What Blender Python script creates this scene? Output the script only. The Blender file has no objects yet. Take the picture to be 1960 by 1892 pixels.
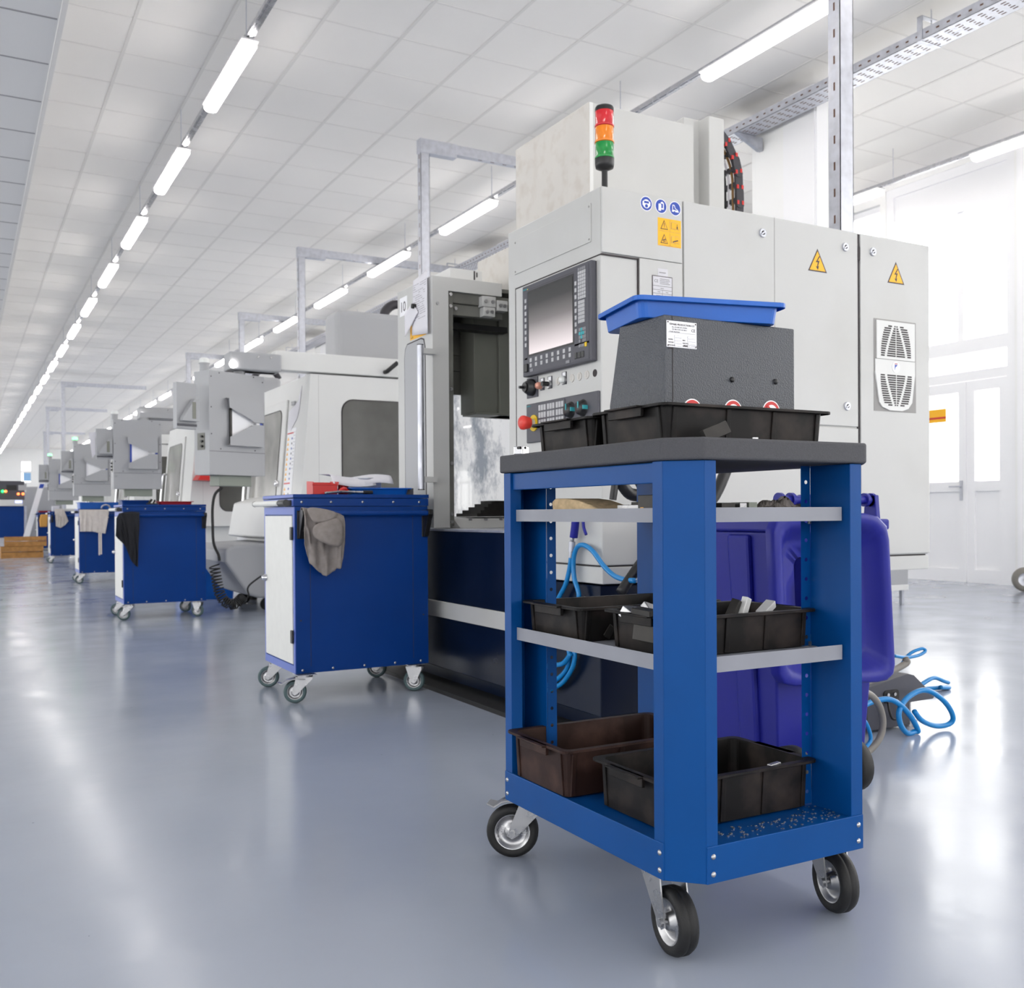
import bpy, math, random
from mathutils import Vector, Matrix
random.seed(7)
S = bpy.context.scene
COL = S.collection
PI = math.pi
# ------------------------------------------------------------------ camera model
F_PX, CX, CY, CAM_H = 1910.77, 980.0, 997.18, 0.86
YAW, PITCH, ROLL = [math.radians(a) for a in (28.91978, -0.412783, 0.373807)]
def cam_axes():
    r = Vector((math.cos(YAW), -math.sin(YAW), 0)); fw = Vector((math.sin(YAW), math.cos(YAW), 0)); up = Vector((0, 0, 1))
    f2 = math.cos(PITCH) * fw + math.sin(PITCH) * up
    d = -(math.cos(PITCH) * up - math.sin(PITCH) * fw)
    r2 = math.cos(ROLL) * r + math.sin(ROLL) * d
    d2 = -math.sin(ROLL) * r + math.cos(ROLL) * d
    return r2, d2, f2
AX_R, AX_D, AX_F = cam_axes()
EYE = Vector((0, 0, CAM_H))
def ray(u, v): return AX_R * ((u - CX) / F_PX) + AX_D * ((v - CY) / F_PX) + AX_F
def fz(u, v, z=0.0): r = ray(u, v); return EYE + r * ((z - CAM_H) / r.z)      # sight line meets a level plane
def fx(u, v, x): r = ray(u, v); return EYE + r * (x / r.x)                     # ... a plane across the hall
def fy(u, v, y): r = ray(u, v); return EYE + r * (y / r.y)                     # ... a plane along the hall

# ------------------------------------------------------------------ materials
def lin(c):
    return tuple((x / 255 / 12.92 if x / 255 <= 0.04045 else ((x / 255 + 0.055) / 1.055) ** 2.4) for x in c)
MATS = {}
def mat(name, rgb, rough=0.5, metal=0.0, spec=0.5, var=0.0, vscale=8.0, bump=0.0, bscale=200.0, emit=0.0, coat=0.0, trans=0.0, rvar=0.0, dirt=None, dscale=6.0, damt=0.3):
    m = bpy.data.materials.new(name); m.use_nodes = True
    nt = m.node_tree; p = nt.nodes['Principled BSDF']
    c = lin(rgb) + (1,)
    p.inputs['Base Color'].default_value = c
    p.inputs['Roughness'].default_value = rough; p.inputs['Metallic'].default_value = metal
    p.inputs['Specular IOR Level'].default_value = spec
    p.inputs['Coat Weight'].default_value = coat
    p.inputs['Transmission Weight'].default_value = trans
    L = nt.links.new
    tc = nt.nodes.new('ShaderNodeTexCoord')
    if var or rvar or dirt:
        n = nt.nodes.new('ShaderNodeTexNoise'); n.inputs['Scale'].default_value = vscale; n.inputs['Detail'].default_value = 5
        L(tc.outputs['Object'], n.inputs['Vector'])
        if var:
            mr = nt.nodes.new('ShaderNodeMapRange'); mr.inputs['From Min'].default_value = 0.3; mr.inputs['From Max'].default_value = 0.7
            mr.inputs['To Min'].default_value = 1 - var; mr.inputs['To Max'].default_value = 1 + var
            L(n.outputs['Fac'], mr.inputs['Value'])
            mx = nt.nodes.new('ShaderNodeMix'); mx.data_type = 'RGBA'; mx.blend_type = 'MULTIPLY'; mx.inputs[0].default_value = 1
            mx.inputs[6].default_value = c; L(mr.outputs[0], mx.inputs[7]); L(mx.outputs[2], p.inputs['Base Color'])
        if rvar:
            mr2 = nt.nodes.new('ShaderNodeMapRange'); mr2.inputs['From Min'].default_value = 0.3; mr2.inputs['From Max'].default_value = 0.7
            mr2.inputs['To Min'].default_value = max(0.02, rough - rvar); mr2.inputs['To Max'].default_value = rough + rvar
            L(n.outputs['Fac'], mr2.inputs['Value']); L(mr2.outputs[0], p.inputs['Roughness'])
        if dirt:
            n2 = nt.nodes.new('ShaderNodeTexNoise'); n2.inputs['Scale'].default_value = dscale; n2.inputs['Detail'].default_value = 8
            L(tc.outputs['Object'], n2.inputs['Vector'])
            mr3 = nt.nodes.new('ShaderNodeMapRange'); mr3.inputs['From Min'].default_value = 0.5; mr3.inputs['From Max'].default_value = 0.75
            mr3.inputs['To Max'].default_value = damt; L(n2.outputs['Fac'], mr3.inputs['Value'])
            mx2 = nt.nodes.new('ShaderNodeMix'); mx2.data_type = 'RGBA'; L(mr3.outputs[0], mx2.inputs[0])
            src = p.inputs['Base Color'].links[0].from_socket if p.inputs['Base Color'].links else None
            if src: L(src, mx2.inputs[6])
            else: mx2.inputs[6].default_value = c
            mx2.inputs[7].default_value = lin(dirt) + (1,); L(mx2.outputs[2], p.inputs['Base Color'])
    if bump:
        nb = nt.nodes.new('ShaderNodeTexNoise'); nb.inputs['Scale'].default_value = bscale; nb.inputs['Detail'].default_value = 2
        L(tc.outputs['Object'], nb.inputs['Vector'])
        b = nt.nodes.new('ShaderNodeBump'); b.inputs['Strength'].default_value = bump; b.inputs['Distance'].default_value = 0.002
        L(nb.outputs['Fac'], b.inputs['Height']); L(b.outputs['Normal'], p.inputs['Normal'])
    if emit:
        p.inputs['Emission Color'].default_value = c; p.inputs['Emission Strength'].default_value = emit
    MATS[name] = m
    return m
mat('trolley blue', (0, 70, 136), 0.42, spec=0.22, var=0.06, vscale=5, bump=0.08, bscale=900)
mat('cart blue', (0, 54, 126), 0.42, spec=0.22, var=0.05, vscale=4, bump=0.06, bscale=900)
mat('cart blue light', (88, 110, 190), 0.4)  # paler copy of cart blue: light from the left put into the colour
mat('navy', (4, 17, 40), 0.35, spec=0.22, var=0.15, vscale=3, rvar=0.1)
mat('top grey', (76, 76, 80), 0.65, spec=0.3, bump=0.5, bscale=700, var=0.08, vscale=300)
mat('shelf grey', (140, 142, 150), 0.5, spec=0.4, var=0.05, vscale=10)
mat('machine grey', (198, 198, 196), 0.42, spec=0.4, bump=0.06, bscale=600, var=0.02, vscale=2, dirt=(176, 174, 168), dscale=1.7, damt=0.35)
mat('machine white', (222, 222, 220), 0.4, spec=0.4, bump=0.05, bscale=600, var=0.02, vscale=2)
mat('console grey', (170, 171, 174), 0.45, spec=0.4, bump=0.06, bscale=700)
mat('beige sheet', (208, 204, 198), 0.5, dirt=(160, 140, 118), dscale=14, damt=0.25, var=0.03, vscale=5)
mat('door white', (226, 226, 222), 0.45, var=0.02, vscale=20, bump=0.05, bscale=500)
mat('seam dark', (52, 46, 48), 0.7)
mat('seam soft', (150, 148, 146), 0.6)
mat('panel dark', (74, 74, 82), 0.5, bump=0.1, bscale=800)
mat('key grey', (186, 186, 188), 0.5)
mat('key dim', (132, 132, 136), 0.5)
mat('teal', (60, 168, 176), 0.5)
mat('yellow', (240, 200, 20), 0.5)
mat('sign yellow', (250, 185, 18), 0.45)
mat('sign blue', (35, 70, 170), 0.4)
mat('sign white', (245, 245, 248), 0.45)
mat('sign red', (205, 45, 45), 0.45)
mat('ink', (70, 58, 62), 0.6)
mat('ink light', (140, 136, 140), 0.6)
mat('black plastic', (26, 26, 28), 0.4, rvar=0.08, vscale=30)
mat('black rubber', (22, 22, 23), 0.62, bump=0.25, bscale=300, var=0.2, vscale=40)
mat('tray black', (22, 20, 20), 0.5, spec=0.2, var=0.2, vscale=14, dirt=(92, 80, 74), dscale=11, damt=0.35)
mat('tray brown', (44, 28, 24), 0.5, spec=0.2, var=0.2, vscale=12, dirt=(112, 84, 74), dscale=10, damt=0.4)
mat('hammered', (54, 58, 66), 0.34, bump=0.9, bscale=300, spec=0.6)
mat('tray blue', (0, 92, 186), 0.4, var=0.04, vscale=12)
mat('bin blue', (32, 36, 138), 0.4, spec=0.3, var=0.06, vscale=6, bump=0.06, bscale=500)
mat('steel', (178, 178, 180), 0.32, metal=0.9, rvar=0.1, vscale=30)
mat('bright steel', (226, 226, 224), 0.4, metal=0.25)
mat('chrome', (215, 215, 218), 0.18, metal=1.0)
mat('zinc', (196, 198, 206), 0.42, metal=0.75, var=0.12, vscale=18, rvar=0.14)
mat('rail metal', (190, 190, 195), 0.25, metal=0.9, rvar=0.08, vscale=12)
mat('dark steel', (54, 52, 50), 0.45, metal=0.5, var=0.2, vscale=30)
mat('slot dark', (96, 66, 50), 0.8)
mat('tyre grey green', (76, 96, 98), 0.6)
mat('red', (205, 38, 34), 0.4)
mat('red dark', (160, 22, 34), 0.45)
mat('estop red', (225, 60, 48), 0.4)
mat('lens red', (222, 20, 38), 0.2, coat=0.5, trans=0.15)
mat('lens orange', (255, 142, 0), 0.2, coat=0.5, trans=0.15)
mat('lens green', (0, 150, 62), 0.2, coat=0.5, trans=0.15)
mat('lens white', (232, 234, 232), 0.3)
mat('green glow', (90, 255, 120), 0.3, emit=6.0)
mat('green led', (40, 240, 110), 0.3, emit=4.0)
mat('orange led', (255, 130, 70), 0.3, emit=3.0)
mat('blue led', (150, 160, 255), 0.3, emit=4.0)
mat('work lamp', (255, 214, 150), 0.3, emit=5.0)
mat('paper', (236, 235, 240), 0.7)
mat('rag grey', (142, 134, 130), 0.9, var=0.12, vscale=40, bump=0.5, bscale=700)
mat('rag black', (30, 31, 36), 0.92, bump=0.4, bscale=500)
mat('rag white', (214, 206, 200), 0.9, var=0.06, vscale=30, bump=0.4, bscale=500)
mat('glove yellow', (214, 160, 84), 0.85, bump=0.3, bscale=300)
mat('tan stone', (196, 172, 136), 0.9, var=0.25, vscale=60, bump=0.6, bscale=250)
mat('wood', (170, 122, 66), 0.7, var=0.2, vscale=14)
mat('hose blue', (10, 128, 196), 0.3, spec=0.5)
mat('hose grey', (128, 124, 118), 0.5, bump=0.3, bscale=150)
mat('plaster', (247, 247, 246), 0.7, var=0.01, vscale=3)
mat('upvc', (248, 248, 250), 0.35)
mat('tile', (244, 241, 237), 0.85, bump=0.12, bscale=220, var=0.012, vscale=1.3)
mat('tile lower', (222, 221, 220), 0.85, bump=0.12, bscale=220)
mat('tee bar', (230, 227, 223), 0.6)
mat('tee dark', (150, 148, 150), 0.6)
mat('diffuser', (255, 250, 246), 0.4, emit=13.0)
mat('fixture white', (240, 240, 240), 0.4)
mat('interior', (112, 112, 106), 0.5, var=0.15, vscale=6, dirt=(60, 58, 52), dscale=5, damt=0.5)
mat('spindle', (128, 129, 120), 0.5, var=0.05, vscale=5)
mat('dark glass', (78, 78, 74), 0.22, spec=0.5, var=0.25, vscale=2.5)
mat('side glass', (150, 148, 142), 0.18, spec=0.6, var=0.2, vscale=3)
mat('chain black', (50, 48, 54), 0.55)
mat('copper cable', (150, 110, 60), 0.4)
mat('green unit', (140, 146, 136), 0.5)

def floor_material():
    m = bpy.data.materials.new('epoxy floor'); m.use_nodes = True; nt = m.node_tree; L = nt.links.new
    p = nt.nodes['Principled BSDF']; tc = nt.nodes.new('ShaderNodeTexCoord')
    n = nt.nodes.new('ShaderNodeTexNoise'); n.inputs['Scale'].default_value = 0.7; n.inputs['Detail'].default_value = 7
    L(tc.outputs['Object'], n.inputs['Vector'])
    cr = nt.nodes.new('ShaderNodeValToRGB'); cr.color_ramp.elements[0].position = 0.3; cr.color_ramp.elements[1].position = 0.7
    cr.color_ramp.elements[0].color = lin((157, 164, 178)) + (1,); cr.color_ramp.elements[1].color = lin((168, 175, 188)) + (1,)
    L(n.outputs['Fac'], cr.inputs['Fac'])
    # small scattered specks of dirt
    v = nt.nodes.new('ShaderNodeTexVoronoi'); v.inputs['Scale'].default_value = 5.0; L(tc.outputs['Object'], v.inputs['Vector'])
    lt = nt.nodes.new('ShaderNodeMath'); lt.operation = 'LESS_THAN'; lt.inputs[1].default_value = 0.018; L(v.outputs['Distance'], lt.inputs[0])
    ml = nt.nodes.new('ShaderNodeMath'); ml.operation = 'MULTIPLY'; ml.inputs[1].default_value = 0.5; L(lt.outputs[0], ml.inputs[0])
    mx = nt.nodes.new('ShaderNodeMix'); mx.data_type = 'RGBA'; L(ml.outputs[0], mx.inputs[0]); L(cr.outputs['Color'], mx.inputs[6])
    mx.inputs[7].default_value = lin((70, 70, 78)) + (1,); L(mx.outputs[2], p.inputs['Base Color'])
    n2 = nt.nodes.new('ShaderNodeTexNoise'); n2.inputs['Scale'].default_value = 2.3; n2.inputs['Detail'].default_value = 8; L(tc.outputs['Object'], n2.inputs['Vector'])
    mr = nt.nodes.new('ShaderNodeMapRange'); mr.inputs['From Min'].default_value = 0.3; mr.inputs['From Max'].default_value = 0.7
    mr.inputs['To Min'].default_value = 0.13; mr.inputs['To Max'].default_value = 0.24; L(n2.outputs['Fac'], mr.inputs['Value']); L(mr.outputs[0], p.inputs['Roughness'])
    p.inputs['Specular IOR Level'].default_value = 0.5
    n3 = nt.nodes.new('ShaderNodeTexNoise'); n3.inputs['Scale'].default_value = 5.0; n3.inputs['Detail'].default_value = 3; L(tc.outputs['Object'], n3.inputs['Vector'])
    b = nt.nodes.new('ShaderNodeBump'); b.inputs['Strength'].default_value = 0.12; b.inputs['Distance'].default_value = 0.01
    L(n3.outputs['Fac'], b.inputs['Height']); L(b.outputs['Normal'], p.inputs['Normal'])
    MATS['floor'] = m
floor_material()
def glass_material(name, tint, gloss):
    m = bpy.data.materials.new(name); m.use_nodes = True; nt = m.node_tree; L = nt.links.new
    nt.nodes.remove(nt.nodes['Principled BSDF']); out = nt.nodes['Material Output']
    t = nt.nodes.new('ShaderNodeBsdfTransparent'); t.inputs['Color'].default_value = tint + (1,)
    g = nt.nodes.new('ShaderNodeBsdfGlossy'); g.inputs['Roughness'].default_value = 0.02
    lw = nt.nodes.new('ShaderNodeFresnel'); lw.inputs['IOR'].default_value = gloss
    mx = nt.nodes.new('ShaderNodeMixShader'); L(lw.outputs[0], mx.inputs[0]); L(t.outputs[0], mx.inputs[1]); L(g.outputs[0], mx.inputs[2]); L(mx.outputs[0], out.inputs['Surface'])
    MATS[name] = m
glass_material('pane', (0.97, 0.98, 0.98), 1.25)
def frosted_material():
    m = bpy.data.materials.new('frosted'); m.use_nodes = True; nt = m.node_tree; L = nt.links.new
    nt.nodes.remove(nt.nodes['Principled BSDF']); out = nt.nodes['Material Output']
    tc = nt.nodes.new('ShaderNodeTexCoord'); mp = nt.nodes.new('ShaderNodeMapping'); mp.inputs['Scale'].default_value = (9, 9, 4); L(tc.outputs['Object'], mp.inputs['Vector'])
    n = nt.nodes.new('ShaderNodeTexNoise'); n.inputs['Scale'].default_value = 1.0; n.inputs['Detail'].default_value = 8; n.inputs['Roughness'].default_value = 0.7; L(mp.outputs[0], n.inputs['Vector'])
    cr = nt.nodes.new('ShaderNodeValToRGB'); cr.color_ramp.elements[0].position = 0.36; cr.color_ramp.elements[1].position = 0.52
    cr.color_ramp.elements[0].color = (0.35, 0.38, 0.42, 1); cr.color_ramp.elements[1].color = (0.97, 0.97, 0.96, 1); L(n.outputs['Fac'], cr.inputs['Fac'])
    t = nt.nodes.new('ShaderNodeBsdfTransparent'); L(cr.outputs[0], t.inputs['Color'])
    tr = nt.nodes.new('ShaderNodeBsdfTranslucent'); L(cr.outputs[0], tr.inputs['Color'])
    mx = nt.nodes.new('ShaderNodeMixShader'); mx.inputs[0].default_value = 0.92; L(t.outputs[0], mx.inputs[1]); L(tr.outputs[0], mx.inputs[2]); L(mx.outputs[0], out.inputs['Surface'])
    MATS['frosted'] = m
frosted_material()
def paper_material():
    m = bpy.data.materials.new('paper'); m.use_nodes = True; nt = m.node_tree; L = nt.links.new
    nt.nodes.remove(nt.nodes['Principled BSDF']); out = nt.nodes['Material Output']
    d = nt.nodes.new('ShaderNodeBsdfDiffuse'); t = nt.nodes.new('ShaderNodeBsdfTranslucent'); mx = nt.nodes.new('ShaderNodeMixShader')
    d.inputs['Color'].default_value = (0.9, 0.89, 0.93, 1); t.inputs['Color'].default_value = (0.84, 0.83, 0.88, 1); mx.inputs[0].default_value = 0.25
    L(d.outputs[0], mx.inputs[1]); L(t.outputs[0], mx.inputs[2]); L(mx.outputs[0], out.inputs['Surface']); MATS['paper'] = m
paper_material()
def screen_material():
    m = bpy.data.materials.new('screen gradient'); m.use_nodes = True; nt = m.node_tree; L = nt.links.new  # vertical gradient, pale below and black above, put into the emission
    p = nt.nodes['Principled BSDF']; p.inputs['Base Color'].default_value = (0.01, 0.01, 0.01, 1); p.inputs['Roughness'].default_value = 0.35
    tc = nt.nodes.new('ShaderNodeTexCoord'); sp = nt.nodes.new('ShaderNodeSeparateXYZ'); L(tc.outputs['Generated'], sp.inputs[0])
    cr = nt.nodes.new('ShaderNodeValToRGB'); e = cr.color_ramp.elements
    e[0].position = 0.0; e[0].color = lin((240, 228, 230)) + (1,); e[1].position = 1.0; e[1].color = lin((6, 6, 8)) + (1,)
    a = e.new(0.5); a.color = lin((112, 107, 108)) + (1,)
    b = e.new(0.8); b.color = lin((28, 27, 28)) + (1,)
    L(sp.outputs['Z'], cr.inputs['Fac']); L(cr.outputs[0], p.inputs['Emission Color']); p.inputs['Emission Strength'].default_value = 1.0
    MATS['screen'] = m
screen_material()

# ------------------------------------------------------------------ mesh building
W = {}
class MB:
    def __init__(s, m='machine grey', M=None): s.v = []; s.f = []; s.m = m; s.M = M; s.smooth = False
    def add(s, vs, fs, smooth=None):
        o = len(s.v)
        for p in vs:
            p = Vector(p); s.v.append(s.M @ p if s.M is not None else p)
        sm = s.smooth if smooth is None else smooth
        for f in fs: s.f.append((tuple(i + o for i in f), s.m, sm))
        return s
    def box(s, x0, x1, y0, y1, z0, z1):
        if x0 > x1: x0, x1 = x1, x0
        if y0 > y1: y0, y1 = y1, y0
        if z0 > z1: z0, z1 = z1, z0
        return s.add([(x0, y0, z0), (x1, y0, z0), (x1, y1, z0), (x0, y1, z0), (x0, y0, z1), (x1, y0, z1), (x1, y1, z1), (x0, y1, z1)],
                     [(0, 3, 2, 1), (4, 5, 6, 7), (0, 1, 5, 4), (1, 2, 6, 5), (2, 3, 7, 6), (3, 0, 4, 7)])
    def quad(s, a, b, c, d): return s.add([a, b, c, d], [(0, 1, 2, 3)])
    def frust(s, b0, b1, z0, z1):
        (x0, x1, y0, y1), (X0, X1, Y0, Y1) = b0, b1
        return s.add([(x0, y0, z0), (x1, y0, z0), (x1, y1, z0), (x0, y1, z0), (X0, Y0, z1), (X1, Y0, z1), (X1, Y1, z1), (X0, Y1, z1)],
                     [(0, 3, 2, 1), (4, 5, 6, 7), (0, 1, 5, 4), (1, 2, 6, 5), (2, 3, 7, 6), (3, 0, 4, 7)])
    def prism(s, pts, axis, a, b):
        mk = {'x': lambda p, t: (t, p[0], p[1]), 'y': lambda p, t: (p[0], t, p[1]), 'z': lambda p, t: (p[0], p[1], t)}[axis]
        n = len(pts)
        area = sum(pts[i][0] * pts[(i + 1) % n][1] - pts[(i + 1) % n][0] * pts[i][1] for i in range(n))
        if area < 0: pts = pts[::-1]
        if a > b: a, b = b, a
        vs = [mk(p, a) for p in pts] + [mk(p, b) for p in pts]
        fs = [tuple(range(n))[::-1], tuple(range(n, 2 * n))] + [(i, (i + 1) % n, n + (i + 1) % n, n + i) for i in range(n)]
        if axis == 'y': fs = [f[::-1] for f in fs]
        return s.add(vs, fs)
    def cyl(s, p0, p1, r0, r1=None, n=16, cap=True):
        r1 = r0 if r1 is None else r1
        p0, p1 = Vector(p0), Vector(p1); d = (p1 - p0).normalized()
        a = d.orthogonal().normalized(); b = d.cross(a)
        vs = []
        for p, r in ((p0, r0), (p1, r1)):
            for i in range(n):
                t = 2 * PI * i / n; vs.append(p + (a * math.cos(t) + b * math.sin(t)) * r)
        s.add(vs, [(i, (i + 1) % n, n + (i + 1) % n, n + i) for i in range(n)], True)
        if cap:
            s.add(vs[:n], [tuple(range(n))[::-1]], False); s.add(vs[n:], [tuple(range(n))], False)
        return s
    def lathe(s, prof, o, d, n=24):
        o = Vector(o); d = Vector(d).normalized(); a = d.orthogonal().normalized(); b = d.cross(a)
        vs = []
        for r, h in prof:
            for i in range(n):
                t = 2 * PI * i / n; vs.append(o + d * h + (a * math.cos(t) + b * math.sin(t)) * max(r, 1e-5))
        fs = []
        for k in range(len(prof) - 1):
            for i in range(n): fs.append((k * n + i, k * n + (i + 1) % n, (k + 1) * n + (i + 1) % n, (k + 1) * n + i))
        return s.add(vs, fs, True)
    def tube(s, pts, r, n=8, sub=6, closed=False, raw=False):
        P = [Vector(p) for p in pts]
        if not raw and len(P) > 2:
            Q = []; k = len(P)
            for i in range(k if closed else k - 1):
                p0 = P[(i - 1) % k] if closed or i > 0 else P[0]; p1 = P[i]; p2 = P[(i + 1) % k]; p3 = P[(i + 2) % k] if closed or i + 2 < k else P[-1]
                for j in range(sub):
                    t = j / sub
                    Q.append(0.5 * ((2 * p1) + (-p0 + p2) * t + (2 * p0 - 5 * p1 + 4 * p2 - p3) * t * t + (-p0 + 3 * p1 - 3 * p2 + p3) * t ** 3))
            if not closed: Q.append(P[-1])
            P = Q
        k = len(P); vs = []; a = None
        for i in range(k):
            if closed: d = (P[(i + 1) % k] - P[i - 1]).normalized()
            else: d = (P[min(i + 1, k - 1)] - P[max(i - 1, 0)]).normalized()
            if a is None: a = d.orthogonal().normalized()
            a = (a - d * a.dot(d)).normalized(); b = d.cross(a)
            for j in range(n):
                t = 2 * PI * j / n; vs.append(P[i] + (a * math.cos(t) + b * math.sin(t)) * r)
        fs = []
        for i in range(k if closed else k - 1):
            for j in range(n): fs.append((i * n + j, i * n + (j + 1) % n, ((i + 1) % k) * n + (j + 1) % n, ((i + 1) % k) * n + j))
        if not closed: fs += [tuple(range(n))[::-1], tuple(range((k - 1) * n, k * n))]
        return s.add(vs, fs, True)
    def sheet(s, path, z0, z1, t=0.003):
        # folded sheet: a polyline in plan, thickened and raised
        P = [Vector((p[0], p[1])) for p in path]; n = len(P); off = []
        for i in range(n):
            d1 = (P[i] - P[i - 1]).normalized() if i else None; d2 = (P[i + 1] - P[i]).normalized() if i < n - 1 else None
            if d1 is None: nn = Vector((-d2.y, d2.x))
            elif d2 is None: nn = Vector((-d1.y, d1.x))
            else:
                n1 = Vector((-d1.y, d1.x)); n2 = Vector((-d2.y, d2.x)); nn = (n1 + n2); nn = nn / max(0.3, nn.dot(n1))
            off.append(P[i] + nn * t)
        for i in range(n - 1):
            q = [P[i], P[i + 1], off[i + 1], off[i]]
            s.prism([(a.x, a.y) for a in q], 'z', z0, z1)
        return s
    def build(s, name, parent=None, bevel=0.0, seg=2, **props):
        me = bpy.data.meshes.new(name)
        inv = W[parent].inverted() if parent is not None else Matrix.Identity(4)
        me.from_pydata([inv @ v for v in s.v], [], [f[0] for f in s.f])
        names = []
        for f in s.f:
            if f[1] not in names: names.append(f[1])
        for n_ in names: me.materials.append(MATS[n_])
        for p, f in zip(me.polygons, s.f): p.material_index = names.index(f[1]); p.use_smooth = f[2]
        me.update()
        o = bpy.data.objects.new(name, me); COL.objects.link(o)
        if parent is not None: o.parent = parent; W[o] = W[parent]
        else: W[o] = Matrix.Identity(4)
        if bevel:
            md = o.modifiers.new('edges', 'BEVEL'); md.width = bevel; md.segments = seg; md.limit_method = 'ANGLE'; md.angle_limit = math.radians(40)
        for k, v in props.items(): o[k] = v
        return o
def tag(o, label, cat, group=None, kind=None):
    o['label'] = label; o['category'] = cat
    if group: o['group'] = group
    if kind: o['kind'] = kind
    return o
def thing(name, label, cat, loc=(0, 0, 0), rz=0.0, group=None):
    o = bpy.data.objects.new(name, None); COL.objects.link(o); o.location = loc; o.rotation_euler = (0, 0, rz)
    o.empty_display_size = 0.1
    W[o] = Matrix.Translation(Vector(loc)) @ Matrix.Rotation(rz, 4, 'Z')
    return tag(o, label, cat, group)
def place(o, loc, rz=0.0): o.location = loc; o.rotation_euler = (0, 0, rz); return o
def dup(root, loc, rz, label, group=None):
    r = root.copy(); COL.objects.link(r); r.location = loc; r.rotation_euler = (0, 0, rz); r['label'] = label
    if group: r['group'] = group
    def rec(a, b):
        for c in list(a.children):
            if c == b: continue
            d = c.copy(); COL.objects.link(d); d.parent = b; rec(c, d)
    rec(root, r)
    return r
def struct(o): o['kind'] = 'structure'; return o
def PY(x, y, z, rz=0.0):   # a face turned towards -Y: local x right, y up, z out
    return Matrix.Translation((x, y, z)) @ Matrix.Rotation(rz, 4, 'Z') @ Matrix(((1, 0, 0, 0), (0, 0, -1, 0), (0, 1, 0, 0), (0, 0, 0, 1)))
def PX(x, y, z):           # a face turned towards -X
    return Matrix(((0, 0, -1, x), (-1, 0, 0, y), (0, 1, 0, z), (0, 0, 0, 1)))
def rrect(w, h, r, k=5):
    pts = []
    for cx, cy, a0 in ((w / 2 - r, h / 2 - r, 0), (-w / 2 + r, h / 2 - r, 90), (-w / 2 + r, -h / 2 + r, 180), (w / 2 - r, -h / 2 + r, 270)):
        for i in range(k + 1):
            a = math.radians(a0 + 90 * i / k); pts.append((cx + r * math.cos(a), cy + r * math.sin(a)))
    return pts
def circ(r, n=24, cx=0, cy=0): return [(cx + r * math.cos(2 * PI * i / n), cy + r * math.sin(2 * PI * i / n)) for i in range(n)]
def text(body, M, size, m, parent, name='lettering', align='LEFT'):
    c = bpy.data.curves.new(name, 'FONT'); c.body = body; c.size = size; c.align_x = align; c.resolution_u = 2; c.extrude = 0.0002
    c.materials.append(MATS[m]); o = bpy.data.objects.new(name, c); COL.objects.link(o)
    dg = bpy.context.evaluated_depsgraph_get(); me = bpy.data.meshes.new_from_object(o.evaluated_get(dg))
    bpy.data.objects.remove(o); me.transform(W[parent].inverted() @ M); me.name = name
    o = bpy.data.objects.new(name, me); COL.objects.link(o); o.parent = parent; W[o] = W[parent]
    return o
ORD = ['first', 'second', 'third', 'fourth', 'fifth', 'sixth', 'seventh', 'eighth', 'ninth', 'tenth', 'eleventh', 'twelfth', 'thirteenth', 'fourteenth', 'fifteenth',
       'sixteenth', 'seventeenth', 'eighteenth', 'nineteenth', 'twentieth', 'twenty-first', 'twenty-second', 'twenty-third', 'twenty-fourth', 'twenty-fifth', 'twenty-sixth']
# ------------------------------------------------------------------ the hall
ZC, XW, Y0, Y1, XL = 5.05, 10.5, -8.0, 68.0, -6.0
struct(MB('floor').box(XL, XW + 0.3, Y0, Y1, -0.1, 0).build('floor'))
cb = MB('tile').box(0.6, XW, Y0, Y1, ZC, ZC + 0.1)
ceiling = struct(cb.build('ceiling'))
tb = MB('tee bar')
k = 0
x = 1.324
while x < XW: tb.box(x - 0.014, x + 0.014, Y0, Y1, ZC - 0.004, ZC + 0.001); x += 0.703
y = 8.89 - 0.714 * 23
while y < Y1: tb.box(0.6, XW, y - 0.009, y + 0.009, ZC - 0.003, ZC + 0.001); y += 0.714
tb.build('grid', ceiling)
sf = MB('tile lower').box(XL, 0.6, Y0, Y1, 3.98, ZC + 0.1)
sf.m = 'tee dark'
y = 6.867 - 0.711 * 20
while y < Y1: sf.box(XL, 0.56, y - 0.008, y + 0.008, 3.977, 3.981); y += 0.711
sf.m = 'tee bar'; sf.box(0.57, 0.602, Y0, Y1, 3.972, 3.981)
struct(sf.build('trim_1'))

def wall_x(name, x0, x1, ops, ztop):
    b = MB('plaster'); y = Y0
    for (a, c, z0, z1) in sorted(ops):
        b.box(x0, x1, y, a, 0, ztop)
        if z0 > 0: b.box(x0, x1, a, c, 0, z0)
        if z1 < ztop: b.box(x0, x1, a, c, z1, ztop)
        y = c
    b.box(x0, x1, y, Y1, 0, ztop)
    return struct(b.build(name))
win_r = [(-6.5, -3.5, 0.9, 4.7), (-2.8, 0.4, 0.9, 4.7), (1.1, 3.4, 0.9, 4.7), (4.0, 6.3, 0.9, 4.7), (9.06, 9.88, 0.9, 4.85)]
y = 11.45
while y < 66: win_r.append((y, min(y + 3.3, 67), 0.9, 4.7)); y += 4.75
DOOR = (7.17, 8.97, 0.0, 4.99)
wall_x('wall_right', XW, XW + 0.3, win_r + [DOOR], ZC + 0.1)
win_l = []
y = -6.0
while y < 64: win_l.append((y, y + 3.4, 0.9, 3.6)); y += 4.6
wall_x('wall_left', XL - 0.3, XL, win_l, 4.1)
bw = MB('plaster'); bw.box(XL, XW, Y0 - 0.3, Y0, 0, 1.0).box(XL, XW, Y0 - 0.3, Y0, 3.7, 5.15)
for (a, c) in ((XL, -4.6), (-0.8, 0.4), (4.2, 5.4), (9.2, XW)): bw.box(a, c, Y0 - 0.3, Y0, 1.0, 3.7)
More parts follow.
